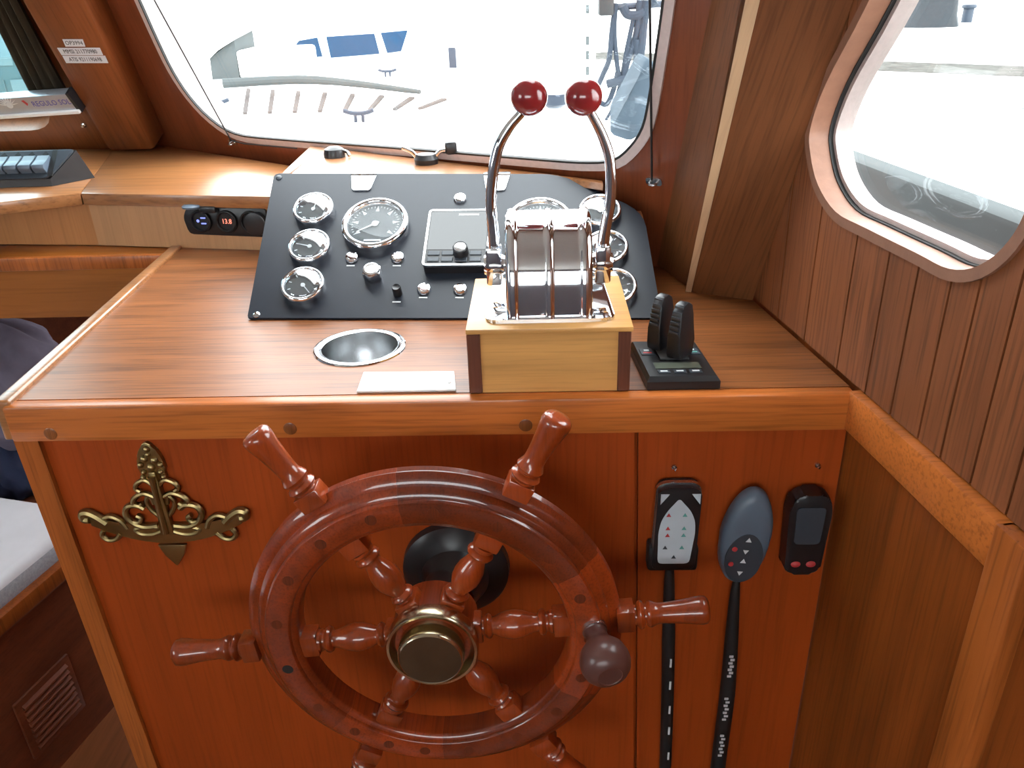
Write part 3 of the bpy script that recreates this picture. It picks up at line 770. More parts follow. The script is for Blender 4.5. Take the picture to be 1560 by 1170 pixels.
# ------------------------------------------------------------------ cup holder, name plate
cup = thing('cup_holder', 'round stainless steel cup holder sunk into the console top', 'cup holder', (CUP.x, CUP.y, ZT))
f = Fr((CUP.x, CUP.y, ZT))
MB().lathe(f, [(CUPR - 0.009, 0.001), (CUPR - 0.006, 0.0028), (CUPR - 0.002, 0.0032), (CUPR + 0.001, 0.002), (CUPR + 0.002, 0.0002)], 48).build('rim', CHROME, cup)
MB().lathe(f, [(CUPR - 0.009, 0.0012), (CUPR - 0.010, -0.01), (CUPR - 0.012, -0.055), (CUPR - 0.016, -0.060), (0, -0.060)], 48).build('bowl', STEEL, cup)
np_ = thing('name_plate', 'blank white plate held by two small screws on the console', 'plate', (-0.155, 0.86, ZT))
pq = [onz(p, ZT + 0.002) for p in ((542, 600), (694, 598), (692, 566.5), (554, 567.5))]
for q in pq: q.y = max(q.y, 0.8375)
MB().prism(Fr((0, 0, ZT)), [(q.x, q.y) for q in pq], 0.0003, 0.003, 0.0005, 1).build('plate', WHITE, np_)
for p in ((553, 584), (684, 582)):
    q = onz(p, ZT + 0.003)
    MB().lathe(Fr((q.x, q.y, ZT + 0.003)), [(0.003, 0), (0.0026, 0.0009), (0, 0.0012)], 14).build('screw', STEEL, np_)

# ------------------------------------------------------------------ thruster control pad
tpd = thing('thruster_control', 'black thruster control pad with two joystick paddles on the console', 'control pad', (0.16, 0.89, ZT))
zt2 = ZT + 0.017
pb = [onz(p, ZT + 0.015) for p in ((981, 584), (1100, 583), (1047, 512), (966, 535))]
TB = [V((0.121, 0.833, 0)), V((0.203, 0.833, 0)), V((0.194, 0.942, 0)), V((0.112, 0.942, 0))]
def inset(L, d):
    c = sum(L, V((0, 0, 0))) / len(L)
    return [q + (c - q).normalized() * d for q in L]
MB().hull8([q + V((0, 0, ZT + 0.0003)) for q in TB], [q + V((0, 0, ZT + 0.010)) for q in TB]).hull8([q + V((0, 0, ZT + 0.010)) for q in TB], [q + V((0, 0, ZT + 0.015)) for q in inset(TB, 0.006)]).build('pad_body', BLACK, tpd)
TF = Fr(V((0.1575, 0.8875, ZT + 0.015)), TB[1] - TB[0], TB[3] - TB[0], (0, 0, 1))
MB().box(TF, -0.026, 0.026, -0.030, -0.014, 0.0, 0.0006).build('lcd', LCD, tpd)
for x0 in (-0.021, -0.003, 0.015):
    o = MB().box(TF, x0 - 0.005, x0 + 0.009, -0.043, -0.035, 0.0, 0.0012, 0.0004, 1).build('button', DGREYP, tpd)
    MB().box(TF, x0 - 0.002, x0 + 0.006, -0.0402, -0.0375, 0.0012, 0.0015).build('print_mark', WMARK, o)
for x0, mt in ((-0.027, REDM), (0.027, GREENM)):
    o = MB().box(TF, x0 - 0.008, x0 + 0.008, 0.008, 0.026, 0.0, 0.0012, 0.0004, 1).build('button', DGREYP, tpd)
    MB().box(TF, x0 - 0.005, x0 + 0.005, 0.012, 0.015, 0.0012, 0.0015).build('print_mark', mt, o)
    MB().box(TF, x0 - 0.003, x0 + 0.003, 0.019, 0.022, 0.0012, 0.0015).build('print_mark', WMARK, o)
MB().box(TF, -0.0165, 0.0175, -0.008, 0.044, 0.0, 0.003, 0.001).build('well', BLACKM, tpd)
for xo, yo in ((-0.0085, 0.030), (0.0085, 0.003)):
    prof2 = [(-0.014, 0.002), (0.014, 0.002), (0.0165, 0.02), (0.0155, 0.05), (0.012, 0.064), (0.004, 0.069), (-0.006, 0.067), (-0.0115, 0.058), (-0.0155, 0.03), (-0.0165, 0.012)]
    SF = Fr(TF.p(xo, yo, 0), TF.y * 0.72 + TF.x * 0.69, TF.z)
    m = MB().prism(SF, prof2, -0.0100, 0.0100, 0.0026)
    for q in m.v:
        c_, h_ = (q - SF.o).dot(SF.z), (q - SF.o).dot(SF.y)
        q -= SF.z * (c_ * 0.38 * max(0.0, h_) / 0.069)
    o = m.build('joystick_paddle', BLACK, tpd)
    o['label'] = 'upright black joystick paddle with ribbed top'
    for i in range(6):
        t = i / 5
        yy, zz = -0.0158 + 0.009 * t * t, 0.036 + 0.028 * t
        MB().box(Fr(SF.p(yy, zz, 0), SF.z, V(SF.p(1, 0, 0) - SF.p(0, 0, 0))), -0.0058, 0.0058, -0.0014, 0.001, -0.0012, 0.0012).build('grip_rib', DGREYP, o)

# ------------------------------------------------------------------ steering wheel
DW = 0.13
WH = Fr((-0.1205, YF - DW, 0.728), (1, 0, 0), (0, 0, 1))   # z towards the photographer
wh = thing('steering_wheel', 'varnished six-spoke ship steering wheel with brass hub', 'steering wheel', WH.o)
RO = 0.2075
rp = [(0.151, -0.016), (0.151, 0.008), (0.1535, 0.012), (0.158, 0.0135), (0.159, 0.0165), (0.1605, 0.0175), (0.1845, 0.0175), (0.1862, 0.016), (0.1868, 0.0125), (0.1905, 0.0115),
      (0.1945, 0.009), (0.1965, 0.005), (0.2005, 0.004), (0.2060, 0.001), (0.2095, -0.003), (RO, -0.008), (0.2095, -0.013), (0.205, -0.016)]
rp = [(r_ * 0.983, h_) for r_, h_ in rp]
ROTW = 3.6
jt = [84, 144, 204, 264, 324, 384]
jt = [97, 31, -25, -95, -140, -205]
jt = sorted([t % 360 for t in (97, 30, -28, -90, -134, 160)])
for i in range(6):
    t0, t1 = jt[i], jt[(i + 1) % 6]
    if t1 <= t0: t1 += 360
    fo = MB().torus_arc(WH, rp, math.radians(t0), math.radians(t1) - 0.0006, max(8, int((t1 - t0) / 2.5))).build('felloe', W_WHEEL, wh, 40)
    n = 3
    for q in range(n):
        t = math.radians(t0 + (t1 - t0) * (q + 0.5) / n)
        pf = Fr(WH.p(0.1695 * math.cos(t), 0.1695 * math.sin(t), 0.0175), WH.x, WH.y, WH.z)
        dark = (q == 1 and 165 < math.degrees(t) % 360 < 200)
        MB().lathe(pf, [(0.0062, -0.003), (0.0062, 0.0002), (0, 0.0003)], 18).build('wood_plug', HOLE if dark else WPLUG, fo)
pfh = [(0.0, 0.045), (0.0105, 0.045)]
spoke_p = [(0.0, 0.052), (0.0095, 0.053), (0.0095, 0.0555), (0.0125, 0.057), (0.0140, 0.060), (0.0125, 0.063), (0.0095, 0.0645), (0.0100, 0.067), (0.0130, 0.073), (0.0155, 0.081), (0.0160, 0.089), (0.0145, 0.098), (0.0112, 0.107), (0.0098, 0.1125),
           (0.0100, 0.115), (0.0135, 0.1165), (0.0148, 0.1195), (0.0135, 0.1225), (0.0105, 0.124), (0.0105, 0.126), (0.0128, 0.128), (0.0128, 0.131), (0.0, 0.132)]
hand_p = [(0.0, 0.219), (0.0110, 0.2195), (0.0110, 0.222), (0.0142, 0.2235), (0.0158, 0.2265), (0.0142, 0.2295), (0.0112, 0.231), (0.0112, 0.2325), (0.0135, 0.234), (0.0145, 0.237), (0.0130, 0.2405), (0.0112, 0.245), (0.0112, 0.252), (0.0120, 0.264), (0.0136, 0.278), (0.0150, 0.287), (0.0155, 0.2925), (0.0148, 0.2970), (0.0120, 0.2998), (0.006, 0.3006), (0.0, 0.3007)]
ANG = [5.0, 62.4, 122.4, 186.0, 244.0, 304.0]
for t in ANG:
    t = math.radians(t)
    rd = WH.x * math.cos(t) + WH.y * math.sin(t); tg = WH.y * math.cos(t) - WH.x * math.sin(t)
    SF = Fr(WH.o - WH.z * 0.002, tg, WH.z, rd)
    m = MB().lathe(SF, spoke_p, 24)
    m.box(SF, -0.0135, 0.0135, -0.0125, 0.0125, 0.036, 0.0535, 0.002)
    m.box(SF, -0.0140, 0.0140, -0.0115, 0.0115, 0.131, 0.155, 0.002)
    so = m.build('spoke', W_SPOKE, wh, 40)
    m = MB().lathe(SF, hand_p, 24)
    m.box(SF, -0.0140, 0.0140, -0.0130, 0.0120, 0.2005, 0.2200, 0.0018)
    m.build('handle', W_SPOKE, so, 40)
MB().lathe(WH, [(0.0, -0.03), (0.046, -0.03), (0.047, -0.02), (0.047, 0.018), (0.044, 0.021), (0, 0.021)], 48).build('hub_core', W_WHEEL, wh)
MB().lathe(WH, [(0.0340, 0.010), (0.0400, 0.0195), (0.0445, 0.028), (0.0460, 0.0305), (0.0485, 0.031), (0.0500, 0.0285), (0.0500, 0.016), (0.0490, 0.012)], 48).build('hub_ring', BRASSH, wh)
m = MB().lathe(WH, [(0.0350, 0.010), (0.0350, 0.040), (0.0345, 0.0425), (0.0330, 0.0440)], 64)
for i in range(72):
    t = 2 * math.pi * i / 72
    fr_ = Fr(WH.p(0.0350 * math.cos(t), 0.0350 * math.sin(t), 0.027), WH.x * math.cos(t) + WH.y * math.sin(t), WH.y * math.cos(t) - WH.x * math.sin(t), WH.z)
    m.box(fr_, -0.001, 0.0007, -0.0009, 0.0009, 0.0, 0.012)
hc = m.build('hub_cap', BRASSH, wh)
MB().lathe(WH, [(0.0331, 0.0438), (0.0325, 0.0433), (0.0, 0.0433)], 48).build('cap_face', BRASSD, hc)
MB().lathe(WH, [(0.020, -0.03), (0.020, -0.08)], 24).lathe(WH.at(0.012, -0.016), [(0.026, -0.07), (0.034, -0.09), (0.042, -DW + 0.022), (0.060, -DW + 0.014), (0.066, -DW + 0.008), (0.067, -DW - 0.004)], 48).build('column_boss', BLACK, wh)
# spinner knob on the rim
a, b = WH.px((906, 960), 0.0175)
sp = WH.at(a, b, 0.0175)
ax = (WH.z + WH.x * 0.20 + WH.y * -0.12).normalized()
SPF = Fr(sp.o, ax.cross(V((0, 0, 1))), V((0, 0, 1)) - ax * ax.z, ax)
MB().lathe(SPF, [(q_ * 1.05, w_ * 1.05) for q_, w_ in [(0.013, -0.002), (0.013, 0.002), (0.0118, 0.003), (0.0112, 0.008), (0.0122, 0.014), (0.0165, 0.020), (0.0222, 0.027), (0.0250, 0.036), (0.0252, 0.043), (0.0230, 0.050), (0.0190, 0.0550), (0.0125, 0.0580), (0.0118, 0.0572), (0.0, 0.0572)]], 32).build('spinner_knob', BROWNK, wh, 40)
MB().lathe(SPF, [(0.0138, -0.003), (0.0138, 0.0015), (0.0116, 0.002)], 24).build('knob_ferrule', STEEL, wh)

# ------------------------------------------------------------------ brass anchor
YA = 0.826
AN = Fr((-0.4625, YA, 0.765), (1, 0, 0), (0, 0, 1))
an = thing('brass_anchor', 'ornate brass anchor plaque with scrollwork on the console front', 'ornament', (-0.4625, YA, 0.717))
ao = []
for i in range(13):
    t = -1 + i / 6
    ao.append((0.094 * t, 0.026 * t * t + 0.006 * (1 - abs(t)) - 0.006))
upper = [(x, y + 0.013 + 0.006 * (1 - abs(x) / 0.094)) for x, y in ao]
lower = [(x, y - 0.010 * (1 - abs(x) / 0.13)) for x, y in ao]
m = MB().prism(AN, upper + lower[::-1], 0.0, 0.007, 0.0016)
m.prism(AN, [(-0.018, -0.014), (0.018, -0.014), (0.012, -0.030), (0.0, -0.047), (-0.012, -0.030)], 0.0, 0.006, 0.0014)
m.prism(AN, [(-0.0085, 0.004), (0.0085, 0.004), (0.0045, 0.095), (-0.0045, 0.095)], 0.0, 0.010, 0.002)
m.prism(AN, [(-0.016, 0.084), (-0.006, 0.078), (0.006, 0.078), (0.016, 0.084), (0.013, 0.092), (0.0175, 0.099), (0.014, 0.109), (0.0145, 0.116), (0.009, 0.123), (0.0055, 0.131), (0, 0.134), (-0.0055, 0.131), (-0.009, 0.123), (-0.0145, 0.116), (-0.014, 0.109), (-0.0175, 0.099), (-0.013, 0.092)], 0.0, 0.006, 0.0014)
for x, y, r in ((-0.0125, 0.087, 0.0035), (0.0125, 0.087, 0.0035), (-0.012, 0.104, 0.004), (0.012, 0.104, 0.004), (0, 0.118, 0.004), (0, 0.125, 0.0045), (-0.006, 0.112, 0.005), (0.006, 0.110, 0.005), (0.0, 0.100, 0.0055), (-0.010, 0.094, 0.0035), (0.010, 0.094, 0.0035), (0.0, 0.012, 0.007), (-0.012, 0.014, 0.0045), (0.012, 0.014, 0.0045)):
    m.ball(AN.at(x, y, 0.006), r, r, 0.004, 12)
m.build('anchor_body', BRASS, an, 40)
for sg in (-1, 1):
    for pts, r in (([(0.004, 0.075), (0.012, 0.082), (0.022, 0.078), (0.026, 0.070), (0.021, 0.066)], 0.0024),
                   ([(0.006, 0.058), (0.017, 0.063), (0.029, 0.058), (0.034, 0.049), (0.028, 0.045), (0.022, 0.049)], 0.0026),
                   ([(0.006, 0.030), (0.014, 0.040), (0.017, 0.052), (0.011, 0.060), (0.008, 0.048)], 0.0022),
                   ([(0.010, 0.016), (0.026, 0.014), (0.040, 0.020), (0.047, 0.033), (0.042, 0.044), (0.030, 0.046), (0.022, 0.041)], 0.0031),
                   ([(0.041, 0.022), (0.033, 0.021), (0.029, 0.027), (0.034, 0.031)], 0.0026),
                   ([(0.006, 0.008), (0.020, 0.003), (0.034, 0.004), (0.040, 0.010), (0.033, 0.013)], 0.0026),
                   ([(0.050, 0.012), (0.056, 0.024), (0.066, 0.030), (0.076, 0.027), (0.080, 0.020)], 0.0028),
                   ([(0.060, 0.004), (0.068, -0.004), (0.078, -0.005), (0.084, 0.002), (0.080, 0.010)], 0.0026),
                   ([(0.074, 0.020), (0.084, 0.030), (0.094, 0.036), (0.101, 0.034), (0.100, 0.027), (0.094, 0.026)], 0.0042)):
        MB().tube([AN.p(sg * x, y, 0.0055) for x, y in pts], r * 1.3, 8, True, 5).build('scroll', BRASS, an)
MB().tube([AN.p(0, y, 0.0105) for y in (0.008, 0.03, 0.06, 0.09)], [0.004, 0.0034, 0.003, 0.0045], 10, True, 4).build('shank_ridge', BRASS, an)

# ------------------------------------------------------------------ remote controls on the right front panel
YR = 0.828
def rf(px_, c=0.0): 
    q = ony(px_, YR - c); return Fr((q.x, YR, q.z), (1, 0, 0), (0, 0, 1))
# pilot remote with boat-shaped keypad
f = Fr((0.158, YR, 0.780), (1, 0, 0), (0, 0, 1))
r1 = thing('remote_control', 'black remote with pale boat-shaped keypad in a wall holder', 'remote control', f.p(0, -0.062))
MB().box(f, -0.030, 0.031, -0.066, -0.030, 0.0, 0.022, 0.004).build('holder', BLACKM, r1)
body = rounded([(-0.0255, -0.060), (0.0265, -0.060), (0.0285, 0.052), (0.020, 0.058), (-0.014, 0.058), (-0.0225, 0.052)], 0.006, 4)
MB().prism(f, body, 0.004, 0.026, 0.002).build('body', BLACK, r1)
MB().ring(f, offset(body, 0.0012), offset(body, -0.0008), 0.010, 0.016).build('silver_rim', STEEL, r1)
kp = [(-0.019, -0.050), (0.019, -0.050), (0.0235, -0.005), (0.0225, 0.012), (0.017, 0.026), (0.004, 0.042), (0.001, 0.042), (-0.011, 0.026), (-0.0175, 0.012), (-0.020, -0.005)]
ko = MB().prism(f, rounded(kp, 0.006, 3), 0.026, 0.0268).build('keypad', LIGHTP, r1)
for x, y, mt in ((-0.009, 0.021, REDM), (0.010, 0.021, GREENM), (-0.009, 0.002, REDM), (-0.009, -0.008, REDM), (0.010, 0.002, GREENM), (0.010, -0.008, GREENM), (-0.011, -0.026, DGREYP), (0.009, -0.026, GREENM), (0.0, -0.040, DGREYP)):
    MB().prism(f.at(x, y), [(-0.0028, -0.002), (0.0028, -0.002), (0.0, 0.003)], 0.0268, 0.0273).build('print_mark', mt, ko)
for sg, xo in ((-1, -0.0145), (1, 0.0215)):
    MB().prism(f, [(xo - 0.005, 0.050), (xo + 0.005, 0.050), (xo + sg * 0.005, 0.036)], 0.026, 0.027).build('corner_key', LIGHTP, r1)
# grey oval remote
f = Fr((0.2435, YR, 0.764), (1, 0, 0), (0, 0, 1)).rot(math.radians(-6))
r2 = thing('remote_control', 'blue-grey oval remote with round dark keypad and white arrows', 'remote control', f.p(0, -0.066))
MB().box(f, -0.022, 0.022, -0.045, 0.030, 0.0, 0.010, 0.003).build('holder', BLACKM, r2)
ov = []
for i in range(40):
    t = 2 * math.pi * i / 40
    ov.append(((0.0305 if math.sin(t) > 0 else 0.0295) * math.cos(t) * (1 - 0.06 * math.sin(t)), 0.068 * math.sin(t)))
m = MB()
L_ = [(ov, 0.008, 0.94), (ov, 0.014, 1.0), (ov, 0.022, 0.985), (ov, 0.027, 0.93), (ov, 0.030, 0.80), (ov, 0.031, 0.5)]
P = [f.p(x * s_, y * s_, z) for o_, z, s_ in L_ for x, y in o_]
Q = [(i * 40 + j, i * 40 + (j + 1) % 40, (i + 1) * 40 + (j + 1) % 40, (i + 1) * 40 + j) for i in range(len(L_) - 1) for j in range(40)]
Q += [tuple(range(40))[::-1], tuple(range((len(L_) - 1) * 40, len(L_) * 40))]
m.add(P, Q).build('body', GREYP, r2, 50)
ko = MB().prism(f, [(x * 0.74, y * 0.52 - 0.024) for x, y in ov], 0.024, 0.0318).build('keypad', DGREYP, r2)
for x, y, u in ((0.0005, 0.004, 1), (0.0, -0.014, -1), (0.0, -0.027, 1), (-0.001, -0.046, -1)):
    MB().prism(f.at(x, y), [(-0.0035, -0.003 * u), (0.0035, -0.003 * u), (0, 0.003 * u)], 0.0318, 0.0324).build('arrow_mark', WMARK, ko)
for x, y in ((-0.0135, -0.011), (-0.0140, -0.033)):
    MB().lathe(f.at(x, y), [(0.0034, 0.0318), (0.003, 0.0326), (0, 0.0327)], 14).build('red_key', REDM, ko)
# black remote in the dark corner
f = Fr((0.312, YR, 0.772), (1, 0, 0), (0, 0, 1))
r3 = thing('remote_control', 'black handheld remote with two red buttons in the dark corner', 'remote control', f.p(0, -0.06))
MB().box(f, -0.020, 0.020, -0.055, 0.035, 0.0, 0.010, 0.003).build('holder', BLACKM, r3)
MB().prism(f, rounded([(-0.020, -0.058), (0.022, -0.058), (0.026, 0.035), (0.020, 0.056), (-0.016, 0.056), (-0.024, 0.035)], 0.012, 4), 0.006, 0.030, 0.004).build('body', BLACK, r3)
MB().prism(f, rounded([(-0.014, -0.012), (0.016, -0.012), (0.018, 0.040), (-0.016, 0.040)], 0.006, 4), 0.030, 0.0312).build('cover', DGREYP, r3)
for x in (-0.008, 0.010):
    MB().ball(f.at(x, -0.042, 0.030), 0.006, 0.0045, 0.003, 14).build('red_button', REDM, r3)
for p, lab in (((1027, 711), 'tiny chrome hook above the remote with pale keypad'), ((1245, 708), 'tiny chrome hook above the black corner remote')):
    q = ony(p, YR)
    f = Fr((q.x, YR, q.z), (1, 0, 0), (0, 0, 1))
    m = MB().lathe(f, [(0.0034, 0.0), (0.0030, 0.002), (0.0, 0.0026)], 14)
    m.tube([f.p(0, 0, 0.001), f.p(0, -0.001, 0.007), f.p(0, 0.003, 0.009)], 0.0011, 8, True, 4)
    tag(m.build('wall_hook', STEEL, None), lab, 'hook', 'small hooks above the remotes')
# hanging cables
cab = thing('hanging_cable', 'thin black cable hanging straight below the pale keypad remote', 'cable', (0.165, YR, 0.0), 'cables hanging from the remotes')
pts = [(0.158, YR - 0.008, 0.714), (0.158, YR - 0.010, 0.690), (0.162, YR - 0.010, 0.60), (0.167, YR - 0.009, 0.48), (0.172, YR - 0.009, 0.30), (0.176, YR - 0.010, 0.05)]
MB().tube(pts, [0.004, 0.0065, 0.0085, 0.0085, 0.0085, 0.0085], 12, True, 5).build('cable', BLACKM, cab)
for z in (0.56, 0.52, 0.475, 0.435, 0.385):
    x = 0.158 + (0.69 - z) / 0.39 * 0.014
    MB().box(Fr((x + 0.003, YR - 0.0185, z)), -0.0012, 0.0012, -0.0006, 0.0006, -0.007, 0.007).build('print_mark', WMARK, cab)
cab = thing('hanging_cable', 'thicker printed black cable hanging below the grey oval remote', 'cable', (0.245, YR, 0.0), 'cables hanging from the remotes')
pts = [(0.243, YR - 0.008, 0.700), (0.241, YR - 0.012, 0.670), (0.243, YR - 0.012, 0.60), (0.246, YR - 0.012, 0.50), (0.245, YR - 0.012, 0.38), (0.243, YR - 0.012, 0.05)]
MB().tube(pts, [0.003, 0.0062, 0.0088, 0.0105, 0.0105, 0.0105], 12, True, 5).build('cable', BLACKM, cab)
for z0, z1 in ((0.575, 0.535), (0.50, 0.455), (0.43, 0.385)):
    n = 7
    for i in range(n):
        z = z0 + (z1 - z0) * i / n
        MB().box(Fr((0.2425 + 0.002 * (i % 2), YR - 0.0225, z)), -0.0026, 0.0026, -0.0006, 0.0006, -0.0018, 0.0014).build('print_mark', LABEL, cab)

# ------------------------------------------------------------------ socket strip on the fascia
so = thing('socket_panel', 'black socket strip with blue charger and red voltmeter', 'socket panel', FASC.p(0.27, 0.975))
c1, c2, c3 = [FASC.px(p, 0.006) for p in ((307, 336), (346, 336), (383, 337))]
zc_ = (c1[1] + c2[1]) / 2
xl = FASC.px((283, 336))[0]
MB().prism(FASC, rounded([(xl + 0.006, zc_ - 0.026), (c3[0] + 0.03, zc_ - 0.028), (c3[0] + 0.03, zc_ + 0.024), (xl + 0.010, zc_ + 0.022), (xl, zc_ + 0.004)], 0.008), 0.0, 0.006, 0.0015).build('face_plate', BLACK, so)
for i, c in enumerate((c1, c2, c3)):
    f = FASC.at(c[0], zc_ - 0.001)
    o = MB().lathe(f, [(0.0205, 0.006), (0.0200, 0.011), (0.0175, 0.0125), (0.0160, 0.0115), (0.0160, 0.007), (0, 0.007)], 32).build('socket', BLACKM, so)
    if i == 0:
        for dx, dy in ((-0.006, 0.0), ):
            MB().ball(f.at(dx, dy, 0.008), 0.0028, 0.0028, 0.0012, 12).build('indicator_light', LED_B, o)
        for dy in (-0.0045, 0.0055):
            MB().box(f, 0.0, 0.009, dy - 0.001, dy + 0.001, 0.007, 0.0085).build('usb_slot', LED_B, o)
    if i == 1:
        text_mb('13.8', f.at(0, 0, 0.0078), 0.0125, 0.0003, 'CENTER', 0.9).build('digits', LED_R, o)
cf = Fr(FASC.p(c1[0] - 0.010, zc_ + 0.026, 0.010), FASC.x, FASC.z, FASC.y).rot(math.radians(-15))
MB().lathe(cf, [(0.0, 0.004), (0.014, 0.0035), (0.018, 0.001), (0.0175, -0.002), (0, -0.002)], 28).build('open_cap', GREYP, so)
f = FASC.at(c1[0] + 0.014, zc_ + 0.021)
MB().box(f, -0.010, 0.022, -0.006, 0.006, 0.004, 0.016, 0.003).build('cap_hinge', BLACK, so)
MB().lathe(FASC.at(c3[0] + 0.012, zc_ - 0.002), [(0.021, 0.012), (0.0205, 0.018), (0.018, 0.019), (0.0, 0.0175)], 28).build('closed_cap', BLACK, so)

# ------------------------------------------------------------------ rocker switch panel on the left shelf
SWL = onz((80, 284), Z_SH); 
sdx = V((1, 0.03, 0)).normalized()
TILT = math.radians(42)
sdy = V((-sdx.y, sdx.x, 0)) * math.cos(TILT) + V((0, 0, math.sin(TILT)))
SWF = Fr(SWL + V((0, 0, 0.014)), sdx, sdy)
sa = SWF.px((116, 229)); hgt = sa[1]
sw = thing('switch_panel', 'black rocker switch panel tilted up on the dash shelf', 'switch panel', SWL)
WDT = 0.30
A = [SWF.p(-WDT, 0), SWF.p(0, 0), SWF.p(sa[0], hgt), SWF.p(-WDT, hgt)]
Bk = [V((A[0].x, A[0].y, Z_SH + 0.0005)), V((A[1].x, A[1].y, Z_SH + 0.0005)), V((A[2].x + 0.012, A[2].y + 0.02, Z_SH + 0.0005)), V((A[3].x, A[3].y + 0.02, Z_SH + 0.0005))]
MB().hull8(A, Bk).build('housing', BLACK, sw)
MB().prism(SWF, rounded([(-WDT, 0.0), (-0.002, 0.0), (sa[0] - 0.002, hgt), (-WDT, hgt)], [0.003, 0.012, 0.006, 0.003]), 0.0, 0.004, 0.001).build('face_plate', DGREYP, sw)
pitch = 0.0225
x_r = SWF.px((74, 265))[0]
for i in range(10):
    x1 = x_r - i * 0.0262; x0 = x1 - 0.0225
    yb_, yt_ = hgt * 0.16, hgt * 0.74
    f = SWF
    rk = [(yb_, 0.004), (yt_, 0.004), (yt_, 0.010), ((yb_ + yt_) / 2 + 0.005, 0.0125), (yb_ + 0.006, 0.022), (yb_, 0.018)]
    sk = Fr(SWF.p(x0, 0, 0), SWF.y, SWF.z)
    o = MB().prism(sk, rk, 0.0, 0.0225, 0.001, 1).build('rocker_switch', GREYP, sw)
    MB().prism(SWF.at((x0 + x1) / 2, hgt * 0.86), [(-0.006, -0.002), (0.0, -0.005), (0.006, -0.001), (0.003, 0.002), (0.0, 0.005), (-0.003, 0.002)], 0.004, 0.0046).build('print_mark', BLACKM, sw)
MB().prism(SWF.at(x_r + 0.006, hgt * 0.5), [(-0.0045, -0.028), (0.0045, -0.028), (0.0045, 0.03), (-0.0045, 0.03)], 0.002, 0.0048).build('end_strip', BLACKM, sw)

# ------------------------------------------------------------------ silver bar, curtain and hardware at the left window
BF = Fr(WSB.p(0, 0, 0.05), WSB.x, WSB.y, WSB.z)
ba, bb = BF.px((113, 150)), BF.px((0, 158))
bx = (BF.p(*ba) - BF.p(*bb)).normalized()
by = (WSB.y - bx * WSB.y.dot(bx)).normalized()
BAR = Fr(BF.p(*ba), bx, by)
if BAR.z.y > 0: BAR.z = -BAR.z
lo, hi = BAR.px((60, 168))[1], BAR.px((60, 141))[1]
bar = thing('blind_cassette', 'silver blind cassette bar with blue lettering across the left window', 'blind', BAR.p(-0.1, lo))
MB().prism(BAR, [(-0.62, lo), (0.0, lo), (-0.004, hi), (-0.62, hi)], -0.012, 0.012, 0.003).build('cassette', ALU, bar)
MB().box(BAR, -0.62, 0.006, lo - 0.004, lo + 0.004, -0.008, 0.018, 0.002).build('bottom_rail', WHITE, bar)
MB().hull8([BAR.p(0.0, lo - 0.004, -0.012), BAR.p(0.008, lo - 0.004, -0.012), BAR.p(0.002, hi, -0.012), BAR.p(-0.004, hi, -0.012)], [BAR.p(0.0, lo - 0.004, 0.012), BAR.p(0.008, lo - 0.004, 0.012), BAR.p(0.002, hi, 0.012), BAR.p(-0.004, hi, 0.012)]).build('end_cap', BLACK, bar)
q = BAR.px((78, 157), 0.012)
text_mb('REGULO SOL', BAR.at(q[0], q[1], 0.0121), (hi - lo) * 0.42, 0.0003, 'CENTER', 0.85).build('lettering', INKB, bar)
q = BAR.px((38, 157), 0.012)
m = MB().prism(BAR.at(q[0], q[1]), [(-0.005, 0.006), (0.001, 0.007), (0.006, -0.002), (0.002, -0.007), (-0.001, -0.001)], 0.012, 0.0125)
m.build('red_emblem', REDM, bar)
q = BAR.px((12, 157), 0.012)
m = MB()
for i in range(9):
    t = math.radians(20 * i + 10)
    m.prism(BAR.at(q[0], q[1] - 0.006).rot(t), [(0.008, -0.0015), (0.024, 0), (0.008, 0.0015)], 0.012, 0.0125)
m.lathe(BAR.at(q[0], q[1] - 0.006), [(0.007, 0.012), (0.007, 0.0126), (0, 0.0126)], 16)
m.build('sun_emblem', WMARK, bar)
cz = thing('window_curtain', 'dark olive curtain gathered beside the middle pillar', 'curtain', WSB.p(-0.06, 0.1, 0.03))
CF = Fr(WSB.p(0, 0, 0.022), WSB.x, WSB.y, WSB.z)
L_ = [(103, 138), (45, 141), (0, 45), (-190, -330), (-140, -330), (28, 0)]
loA, loB, upB, upA = CF.px((46, 141)), CF.px((103, 139)), CF.px((30, 0)), CF.px((-22, 0))
def lerp2(a, b, t): return (a[0] + (b[0] - a[0]) * t, a[1] + (b[1] - a[1]) * t)
P, Q = [], []
NX, NY = 30, 14
for j in range(NY + 1):
    t = j / NY * 2.0
    l, r = lerp2(loA, upA, t), lerp2(loB, upB, t)
    for i in range(NX + 1):
        s_ = i / NX
        x, y = lerp2(l, r, s_)
        P.append(CF.p(x, y, 0.008 * math.sin(s_ * 26 + 0.6 * math.sin(t * 2))))
for j in range(NY):
    for i in range(NX):
        a = j * (NX + 1) + i
        Q.append((a, a + 1, a + NX + 2, a + NX + 1))
n0 = len(P)
P += [q - CF.z * 0.003 for q in P]
Q += [tuple(reversed([k_ + n0 for k_ in q])) for q in Q]
MB().add(P, Q).build('drape', CURTAIN, cz, 60)
for p, lab in (((103, 171), 'small chrome eye under the end of the blind bar'), ((127, 191), 'small chrome snap button beside the middle pillar')):
    q = WSB.px(p, 0.003)
    m = MB().lathe(WSB.at(q[0], q[1]), [(0.006, 0.0), (0.0055, 0.003), (0.003, 0.005), (0.0028, 0.008), (0.0, 0.009)], 16)
    tag(m.build('snap_fastener', CHROME), lab, 'fastener')

